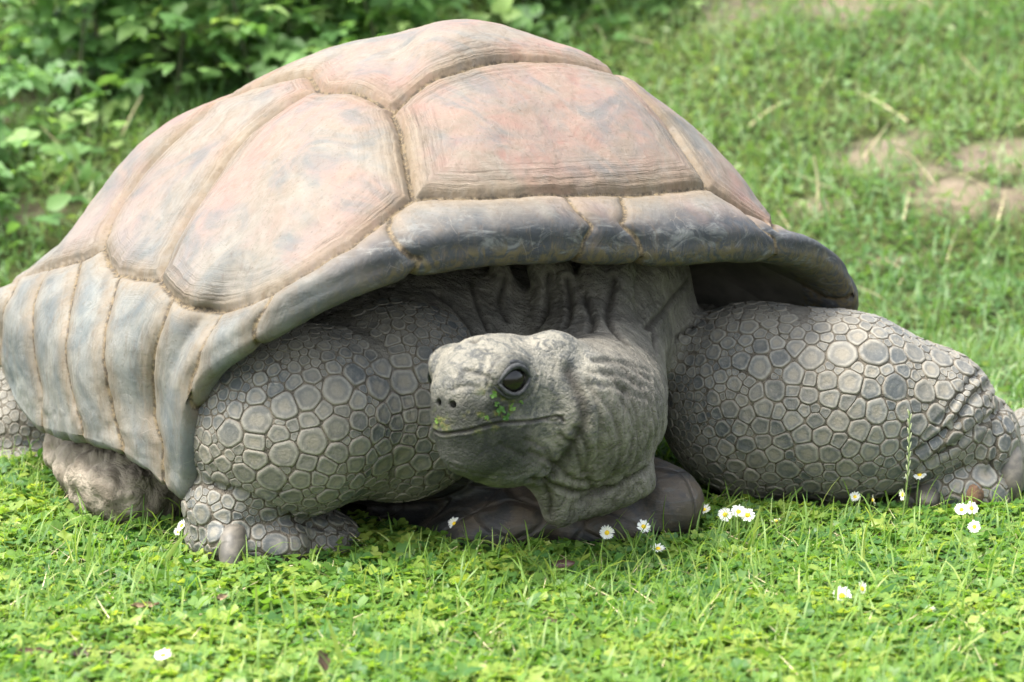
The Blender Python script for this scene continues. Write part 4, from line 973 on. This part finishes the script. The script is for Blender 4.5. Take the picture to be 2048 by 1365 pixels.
# SMALL THINGS
# ------------------------------------------------------------------ bushes on the bank
def tri_leaf(seed, L, Wd):
    rnd = random.Random(seed); parts = []
    for k, a in enumerate((0, 1.0, -1.0)):
        v, t = leaflet(L * (1 if k == 0 else .8), Wd * (1 if k == 0 else .8), .25, 4, 0, rnd.uniform(.1, .35)); parts.append((rz(v, a) + [.004 * math.cos(a), .004 * math.sin(a), 0], t))
    return join_t(parts)
def bush(label, cx, cy, wx, wy, ht, nl, nst, seed, lsz=1.0, nparts=90):
    g = np.random.default_rng(seed); base = np.array([cx, cy, float(gz(cx, cy))])
    root = empty('bramble_bush', base, label, 'bush', 'leafy bushes on the bank')
    for k in range(nst):
        a = g.random() * 6.28; x0 = g.normal() * wx * .4; y0 = g.normal() * wy * .4; z0 = float(gz(cx + x0, cy + y0)) - base[2] - .03
        x1 = x0 + math.cos(a) * wx * g.uniform(.2, .6); y1 = y0 + math.sin(a) * wy * g.uniform(.2, .6); z1 = z0 + ht * g.uniform(.5, 1.0)
        t = np.linspace(0, 1, 9)[:, None]; P = np.array([x0, y0, z0]) * (1 - t) ** 2 + 2 * t * (1 - t) * np.array([(x0 + x1) / 2, (y0 + y1) / 2, z1 * 1.15]) + t ** 2 * np.array([x1, y1, z1])
        V, f = tube_np(P, .006 * (1 - .7 * t[:, 0]), 6); obj('stem', np_mesh('stem', V - P[0], f, M['green_stem']), root, P[0])
    P = np.stack([g.normal(size=nl) * wx * .5, g.normal(size=nl) * wy * .5, g.random(nl) ** .8 * ht], -1)
    clump = fbm(P * [7, 7, 9] + seed, 2, seed); P = P[clump > -.10]; nl = len(P)
    P[:, 2] *= np.clip(1.15 - .35 * (P[:, 0] / wx) ** 2, .2, 1.2); P[:, 2] += gz(cx + P[:, 0], cy + P[:, 1]) - base[2]
    tps = [tri_leaf(i, .050 * lsz, .034 * lsz) for i in range(3)] + [leaflet(.055 * lsz, .034 * lsz, .25, 5, 0, .25)]
    order = np.argsort(P[:, 1] - .4 * P[:, 2]); P = P[order]
    tint = np.clip(.35 + .25 * g.normal(size=nl) + .5 * fbm(P * 6, 2, seed + 5), 0, 1)
    yaw = g.random(nl) * 6.283; tilt = np.abs(g.normal(.35, .4, nl)); td = -math.pi / 2 + g.normal(size=nl) * .9; sc = g.uniform(.6, 1.3, nl); wh = g.integers(0, 4, nl)
    shared = {}
    for i in range(nparts):
        k = (int(wh[i]), int(tint[i] * 3.99))
        if k not in shared: v, t = tps[k[0]]; shared[k] = np_mesh('leaf', v, t, M['bush'], True, {'tint': np.full(len(v), (k[1] + .5) / 4)})
        o = obj('leaf', shared[k], root, P[i]); o.scale = (sc[i],) * 3
        o.rotation_euler = (tilt[i] * math.cos(td[i] + 1.57), tilt[i] * math.sin(td[i] + 1.57), yaw[i])
    V, T_, A_ = merge_inst(tps, wh[nparts:], P[nparts:], yaw[nparts:], tilt[nparts:], td[nparts:], sc[nparts:], tint[nparts:])
    o = obj('foliage', np_mesh('foliage', V, T_, M['bush'], True, {'tint': A_}), root); o['kind'] = 'stuff'
bush('dense dark green bramble bush filling the corner above the left slope of the shell', -.98, 2.85, .42, .30, .60, 2300, 10, 1, 1.1)
bush('bright leafy bush between the corner bramble and the shady bush behind the shell top', -.42, 2.85, .36, .28, .52, 1900, 9, 2, 1.05)
bush('shady dark bush directly behind the highest point of the shell', .12, 3.45, .40, .26, .42, 1500, 8, 3, .9)
bush('low broad-leaved bush spreading downhill to the left edge, below the corner bramble', -1.28, 2.25, .30, .28, .22, 800, 6, 4, .9, 50)
bush('tall bush at the back of the bank behind the other bushes', -.70, 3.75, .75, .35, 1.05, 3000, 10, 5, 1.2, 60)
bush('dark undergrowth bush at the top of the grassy bank, right of the shell top', .55, 4.15, .42, .25, .30, 1000, 6, 6, .9, 40)

# ------------------------------------------------------------------ daisies
def daisy_parts(seed):
    rnd = random.Random(seed); V = []; T_ = []; n = 26
    for k in range(n):
        a = k * 6.2832 / n + rnd.uniform(-.08, .08); L = rnd.uniform(.0085, .0108); w = rnd.uniform(.0011, .0015); c, s = math.cos(a), math.sin(a); up = rnd.uniform(.05, .55); o = len(V)
        for r_, ww, z in ((.0028, .5, 0), (.0028 + L * .5, 1.0, L * .30 * up), (.0028 + L * .88, .8, L * .62 * up), (.0028 + L, .25, L * .7 * up)):
            V += [(r_ * c - w * ww * s, r_ * s + w * ww * c, z), (r_ * c + w * ww * s, r_ * s - w * ww * c, z + .0002)]
        for q in range(3): b = o + 2 * q; T_ += [(b, b + 1, b + 3), (b, b + 3, b + 2)]
    cor = np_mesh('corolla', np.array(V), np.array(T_), M['petal'], True, {'tint': np.repeat([rnd.random() * .5 for _ in range(n)], 8)})
    v, f = sphere_np(np.array([0, 0, .0004]), (.0043, .0043, .0030), np.eye(3), 14, 9); v = v + .00025 * np.stack([fbm(v * 1500, 1, k) for k in (1, 2, 3)], -1)
    return cor, np_mesh('flower_disc', v, f, M['disc'])
DP = [daisy_parts(i) for i in range(4)]
M['stem'] = mat_simple('flower_stem', (0.12, 0.20, 0.05), (0.17, 0.22, 0.07), 80, .6, .3, .1)
def daisy(px, py, h, label, size=1.0, face=(0, -.7, .7), lean=(0, .01)):
    head = ghit(px, py, h); bx, by = head[0] + lean[0], head[1] + lean[1]; base = np.array([bx, by, float(gz(bx, by))])
    root = empty('daisy', base, label, 'daisy', 'white daisies in the lawn')
    n = Vector(face) + Vector((random.gauss(0, .18), random.gauss(0, .18), random.gauss(0, .1))); n.normalize()
    rotq = n.to_track_quat('Z', 'Y').to_euler(); rel = head - base; c, d = DP[random.randrange(4)]
    for nm, me in (('corolla', c), ('flower_disc', d)):
        o = obj(nm, me, root, rel); o.rotation_euler = rotq; o.scale = (size * .86,) * 3
    t = np.linspace(0, 1, 8)[:, None]; e = rel - np.array(n) * .001; mid = np.array([0, 0, rel[2] * .75]); P = 2 * t * (1 - t) * mid + t ** 2 * e - np.array([0, 0, .01]) * (1 - t)
    V, f = tube_np(P, .0011, 6); obj('stem', np_mesh('stem', V, f, M['stem']), root)
DL = [(178, 970, .05, 'daisy standing alone in front of the tan lump under the shell side', 1.0, (0, -.25, .9)),
      (364, 1052, .05, 'side-on daisy at the outer edge of the near front foot, upper of two', .9, (-.6, -.3, .6)),
      (356, 1064, .035, 'small half-closed daisy beside the near front foot, lower of two', .6, (-.3, -.6, .4)),
      (909, 1048, .045, 'daisy in the shade under the tortoise, below its chin', .9, (0, -.9, .35)),
      (1214, 1066, .045, 'daisy below the hanging throat flap', 1.0, (0, -.85, .4)),
      (1287, 1054, .05, 'daisy in front of the dark rounded lower shell, just right of the throat flap', 1.0, (.3, -.7, .6)),
      (1316, 1098, .03, 'flat daisy lowest in front of the lower shell', 1.0, (0, -.3, .9)),
      (1408, 1020, .04, 'daisy in the gap between the lower shell and the far front leg', .95, (0, -.6, .6)),
      (1450, 1030, .045, 'daisy at left end of the trio in front of the far front leg', 1.0, (0, -.9, .3)),
      (1477, 1024, .05, 'middle daisy of the trio in front of the far front leg', 1.05, (0, -.6, .7)),
      (1495, 1031, .045, 'daisy at right end of the trio in front of the far front leg', 1.05, (.1, -.8, .5)),
      (1552, 1043, .03, 'daisy half hidden in grass just right of the trio', .85, (0, -.3, .8)),
      (1710, 994, .04, 'half-open daisy under the far front leg, left of the tall seed stalk', .8, (0, -.5, .7)),
      (1746, 1001, .04, 'narrow daisy turned sideways, nearest left of the tall seed stalk base', .85, (.8, -.4, .3)),
      (1806, 948, .075, 'daisy touching the tall seed stalk, on its left side', 1.0, (-.1, -.6, .7)),
      (1845, 934, .085, 'topmost daisy, right of the tall seed stalk', 1.1, (0, -.8, .55)),
      (1839, 950, .075, 'daisy directly below the topmost one, right of the tall seed stalk', 1.0, (-.2, -.8, .5)),
      (1806, 990, .055, 'drooping daisy seen edge-on behind the tall seed stalk', .9, (-.9, -.4, .1)),
      (1923, 1020, .045, 'left daisy of the pair by the worn brown claw', .95, (0, -.8, .5)),
      (1943, 1017, .045, 'right daisy of the pair by the worn brown claw', .95, (0, -.75, .6)),
      (1949, 1054, .035, 'daisy below the pair by the worn brown claw', .9, (0, -.8, .3)),
      (1684, 1192, .035, 'wide open daisy in the open lawn at right, facing the viewer', 1.15, (0, -.85, .45)),
      (1724, 1178, .035, 'daisy in the open lawn at right turned away to the right', .95, (.6, -.6, .5)),
      (1776, 1150, .02, 'small faded daisy deep in the lawn behind the wide open one', .7, (0, -.6, .6)),
      (1848, 1151, .02, 'flat small daisy deep in grass right of the faded one', .8, (0, -.2, .9)),
      (1861, 1222, .025, 'small ragged daisy in the right part of the front lawn', .7, (0, -.7, .4)),
      (326, 1312, .04, 'daisy on the front edge of the lawn near the dry brown patch', 1.0, (-.2, -.2, .9)),
      (470, 1347, .025, 'daisy cut by the front edge of the picture', .95, (0, -.1, .95)),
      (358, 1263, .03, 'side-on daisy above the one on the front lawn edge', .8, (.7, -.2, .5))]
for px, py, h_, lb, sz, fc in DL: daisy(px, py, h_, lb, sz, fc, (random.uniform(-.01, .01), random.uniform(0, .015)))

# ------------------------------------------------------------------ tall single blades, seed stalk, litter
def ribbon(P, wd, fold=.3):
    P = np.asarray(P, float); n = len(P); t = np.linspace(0, 1, n); tg = np.gradient(P, axis=0); sd_ = np.cross(tg, [.25, 1, .1]); sd_ /= np.linalg.norm(sd_, axis=1, keepdims=True) + 1e-9
    up = np.cross(sd_, tg); up /= np.linalg.norm(up, axis=1, keepdims=True) + 1e-9; w = (wd * .5 * (1 - t ** 2.5) + .0002)[:, None]
    V = np.stack([P - sd_ * w + up * w * fold, P, P + sd_ * w + up * w * fold], 1).reshape(-1, 3); i = np.arange(n * 3).reshape(n, 3)
    return V, np.vstack([np.stack([i[:-1, k], i[:-1, k + 1], i[1:, k + 1], i[1:, k]], -1) for k in (0, 1)])
def tall_blade(pts, wd, label, mat='blade', name='tall_grass', cat='grass', group='tall single grass blades', tint=.5, tow=0.0):
    b = ghit(*pts[0]); P = [b - [0, 0, .01]]
    for k, (x, y) in enumerate(pts[1:]): P.append(W(x, y, b[1] - tow * (k + 1)))
    P = catmull(P, 7); V, f = ribbon(P, wd)
    o = obj(name, np_mesh(name, V - b, f, M[mat], True, {'tint': np.full(len(V), tint)}), None, b); tag(o, label, cat, group, 'thing')
tall_blade([(1526, 1010), (1532, 960), (1530, 925), (1518, 908)], .0055, 'upright grass blade with hooked tip against the far front leg', tint=.3)
tall_blade([(1535, 1040), (1575, 1005), (1625, 952)], .0055, 'straight slanting grass blade right of the hooked upright one', tint=.35)
tall_blade([(1728, 1040), (1738, 960), (1715, 930), (1668, 914)], .0045, 'grass blade arching over to the left in front of the far front leg', tint=.35)
tall_blade([(1722, 1010), (1730, 960), (1741, 928)], .0045, 'short upright grass blade beside the arching one', tint=.5)
tall_blade([(1755, 1005), (1768, 965), (1781, 925)], .0050, 'grass blade just left of the daisies on the tall seed stalk', tint=.3)
tall_blade([(1308, 1085), (1318, 1040), (1336, 975)], .0036, 'thin grass blade before the dark rounded lower shell', tint=.6)
tall_blade([(1655, 1120), (1662, 1060), (1668, 992)], .0045, 'pale upright grass blade in the lawn below the arching blade', tint=.7)
tall_blade([(1490, 1125), (1510, 1060), (1520, 1012)], .0070, 'broad bright grass blade right of the daisy trio', tint=.8)
tall_blade([(172, 1190), (178, 1090), (186, 1035)], .0060, 'broad upright grass blade in the left lawn before the tan lump', tint=.5)
tall_blade([(305, 1165), (345, 1100), (378, 1065)], .0070, 'broad pale grass blade slanting up to the near front foot', tint=.75)
tall_blade([(60, 940), (32, 905), (28, 872)], .0075, 'broad grass blade standing before the hind foot', tint=.4)
tall_blade([(700, 1362), (672, 1290), (650, 1225)], .0085, 'broad bright grass blade rising from the front edge of the lawn', tint=.8)
tall_blade([(512, 1262), (513, 1205), (510, 1165)], .0045, 'pale thin grass blade upright in the middle of the left lawn', tint=.8)
tall_blade([(590, 1290), (592, 1230), (586, 1150)], .0055, 'yellow-green upright grass blade below the near front foot', tint=.95)
tall_blade([(1395, 1340), (1440, 1260), (1490, 1150)], .0070, 'long bright grass blade slanting to the right in the middle lawn', tint=.8)
tall_blade([(1960, 1190), (1985, 1130), (2010, 1075)], .0050, 'dark green grass blade slanting at the right edge of the lawn', tint=.1)
def seed_stalk():
    b = ghit(1795, 1085); top = W(1819, 822, b[1] - .02); root = empty('grass_stalk', b, 'tall grass stalk with pale seed head before the far front leg', 'grass stalk')
    t = np.linspace(0, 1, 14)[:, None]; P = (1 - t) * np.array([0, 0, -.01]) + t * (top - b) + np.array([.006, 0, 0]) * np.sin(t * 3.14)
    V, f = tube_np(P, .0013 - .0006 * t[:, 0], 6); obj('stem', np_mesh('stem', V, f, M['stem']), root)
    VV, FF, o = [], [], 0
    for k in range(15):
        u_ = .50 + .5 * k / 15; p = np.array([np.interp(u_, t[:, 0], P[:, j]) for j in range(3)]); s = 1 if k % 2 else -1
        v, f = sphere_np(np.zeros(3), (.0014, .0014, .0064), rot('Y', .22 * s), 6, 6); VV.append(v + p + [.0016 * s, 0, .004]); FF.append(f + o); o += len(v)
    obj('seed_head', np_mesh('seed_head', np.vstack(VV), np.vstack(FF), M['seed']), root)
seed_stalk()
def panicle():
    b = ghit(1232, 1085); top = W(1268, 1000, b[1] - .02); root = empty('grass_stalk', b, 'small thin grass stalk with tiny green seeds under the throat flap', 'grass stalk')
    t = np.linspace(0, 1, 10)[:, None]; P = t * (top - b) + np.array([-.008, 0, 0]) * np.sin(t * 3.14)
    V, f = tube_np(P, .0008, 6); obj('stem', np_mesh('stem', V, f, M['stem']), root); VV, FF, o = [], [], 0
    for k in range(9):
        u_ = .45 + .55 * k / 9; p = np.array([np.interp(u_, t[:, 0], P[:, j]) for j in range(3)]); s = 1 if k % 2 else -1
        v, f = sphere_np(np.zeros(3), (.0014, .0014, .0034), rot('Y', .8 * s), 6, 6); VV.append(v + p + [.004 * s, 0, .002]); FF.append(f + o); o += len(v)
    obj('seed_head', np_mesh('seed_head', np.vstack(VV), np.vstack(FF), M['stem']), root)
panicle()
def curl_leaf(px, py, L, Wd, yaw, label, mat='dry', curl=.9, h_=.02, roll=.3):
    h_ -= .006; L *= .85; Wd *= .8; curl *= 1.3
    b = ghit(px, py, h_); n, m_ = 9, 5; V = []
    for i in range(n):
        u_ = i / (n - 1); w = Wd * math.sin(math.pi * (u_ * .92 + .04)) ** .8
        for j in range(m_):
            s = j / (m_ - 1) - .5; a = s * 2.2 * curl; x = (u_ - .5) * L; y = math.sin(a) / (1.1 * curl) * w * .5; z = (1 - math.cos(a)) * w * .45 + curl * .35 * L * (u_ - .5) ** 2 + .0022 * math.sin(i * 1.9 + j * 1.3)
            V.append((x, y, z))
    V = rz(np.array(V) @ rot('X', roll).T, yaw); i = np.arange(n * m_).reshape(n, m_); f = np.stack([i[:-1, :-1], i[1:, :-1], i[1:, 1:], i[:-1, 1:]], -1).reshape(-1, 4)
    o = obj('dry_leaf', np_mesh('dry_leaf', V, f, M[mat]), None, b); tag(o, label, 'leaf', 'dry leaves in the lawn')
curl_leaf(1125, 1130, .040, .022, .3, 'dark reddish curled leaf in the lawn below the throat flap', 'dark_dry', .9, .045, 1.0)
curl_leaf(1098, 1245, .028, .018, .5, 'small dull brown leaf in the middle of the front lawn', 'dry', .5, .036, .8)
curl_leaf(645, 1322, .040, .034, 1.3, 'brown withered leaf among blades at the front edge of the lawn', 'dry', .4, .05, 1.1)
curl_leaf(72, 1308, .055, .020, -.2, 'long rusty brown curled leaf in the lower left of the lawn', 'dry', .9, .036, .6)
curl_leaf(160, 1308, .040, .020, .8, 'grey brown curled leaf just right of the long rusty one', 'dark_dry', .8, .036, .7)
curl_leaf(290, 1214, .045, .016, .2, 'pale brown rolled leaf in the left lawn', 'twig', 1.0, .036, .6)
curl_leaf(441, 1196, .032, .014, 1.1, 'narrow pale brown leaf below the near front foot', 'twig', .8, .04, .8)
def twig(pts, r, label, mat='twig', name='twig', h_=.015, group=None):
    P = np.array([ghit(x, y, h_) for x, y in pts]); b = P[0].copy(); P = catmull(P - b, 6); V, f = tube_np(P, r * np.linspace(1, .5, len(P)), 7)
    o = obj(name, np_mesh(name, V, f, M[mat]), None, b); tag(o, label, name.replace('_', ' '), group)
twig([(800, 1102), (860, 1097), (930, 1092), (1010, 1084)], .0028, 'thin bare twig lying in the grass under the tortoise')
twig([(380, 1285), (430, 1272), (500, 1270), (570, 1290)], .0020, 'thin curved dry stem lying in the left lawn')
def far_stalk(pts, r, label):
    b = ghit(*pts[0]); P = [b] + [W(x, y, b[1] - .02 * k) for k, (x, y) in enumerate(pts[1:])]; P = catmull(np.array(P) - b, 6); V, f = tube_np(P, r * np.linspace(1, .5, len(P)), 6)
    o = obj('dry_stalk', np_mesh('dry_stalk', V, f, M['straw']), None, b); tag(o, label, 'dry stalk', 'dry stalks on the bank')
far_stalk([(1633, 440), (1636, 370), (1628, 312)], .004, 'pale upright dry stalk right of the shell shoulder')
far_stalk([(84, 190), (60, 130), (28, 82)], .004, 'tan dry stem leaning across the corner bramble')
far_stalk([(232, 300), (258, 240), (284, 192)], .003, 'dry stalk leaning above the left slope of the shell')
far_stalk([(1870, 370), (1830, 320), (1790, 285)], .003, 'dry stalk leaning between the two bare soil patches')
far_stalk([(1215, 110), (1205, 70), (1188, 48)], .003, 'thin dry stalk rising behind the right side of the shell top')
far_stalk([(420, 150), (455, 100), (490, 62)], .003, 'tan dry stalk crossing the bright leafy bush')
# ------------------------------------------------------------------ bits of food stuck to the face
def scrap(px, py, sz, seed, label):
    h_ = surf_bvh.ray_cast(Vector(CAMP), Vector(ray(px, py)))
    if h_[0] is None: return
    v, t = lobed(seed); v = v * sz / .013 * [1.0, .72 + .4 * random.random(), 1]; v[:, 2] += .0022 * fbm(v * 220 + seed, 2, seed); v = rz(v, seed * 1.9); n = h_[1]; q_ = n.to_track_quat('Z', 'Y').to_matrix()
    v = v @ np.array(q_).T; o = obj('leaf_scrap', np_mesh('leaf_scrap', v, t, M['clover'], True, {'tint': np.full(len(v), (.05, .5, .2, .3, .6, .0, .4, .15)[seed - 1])}), None, h_[0] + n * .0022); tag(o, label, 'leaf scrap', 'green leaf scraps on the tortoise face')
scrap(1000, 822, .009, 1, 'largest green leaf scrap stuck on the cheek below the eye')
scrap(1023, 815, .007, 2, 'pale pointed leaf scrap right of the largest one on the cheek')
scrap(985, 788, .006, 3, 'small leaf scrap directly under the front corner of the eye')
scrap(972, 836, .004, 4, 'narrow leaf scrap at the mouth line below the eye')
scrap(876, 842, .004, 5, 'tiny leaf scrap on the beak edge left of the nostrils')
scrap(1010, 832, .0065, 6, 'ragged leaf scrap hanging lowest on the cheek, above the mouth line')
scrap(1040, 806, .004, 7, 'tiny leaf scrap farthest right on the cheek under the eye')
scrap(992, 808, .005, 8, 'thin leaf scrap just above the largest one on the cheek')
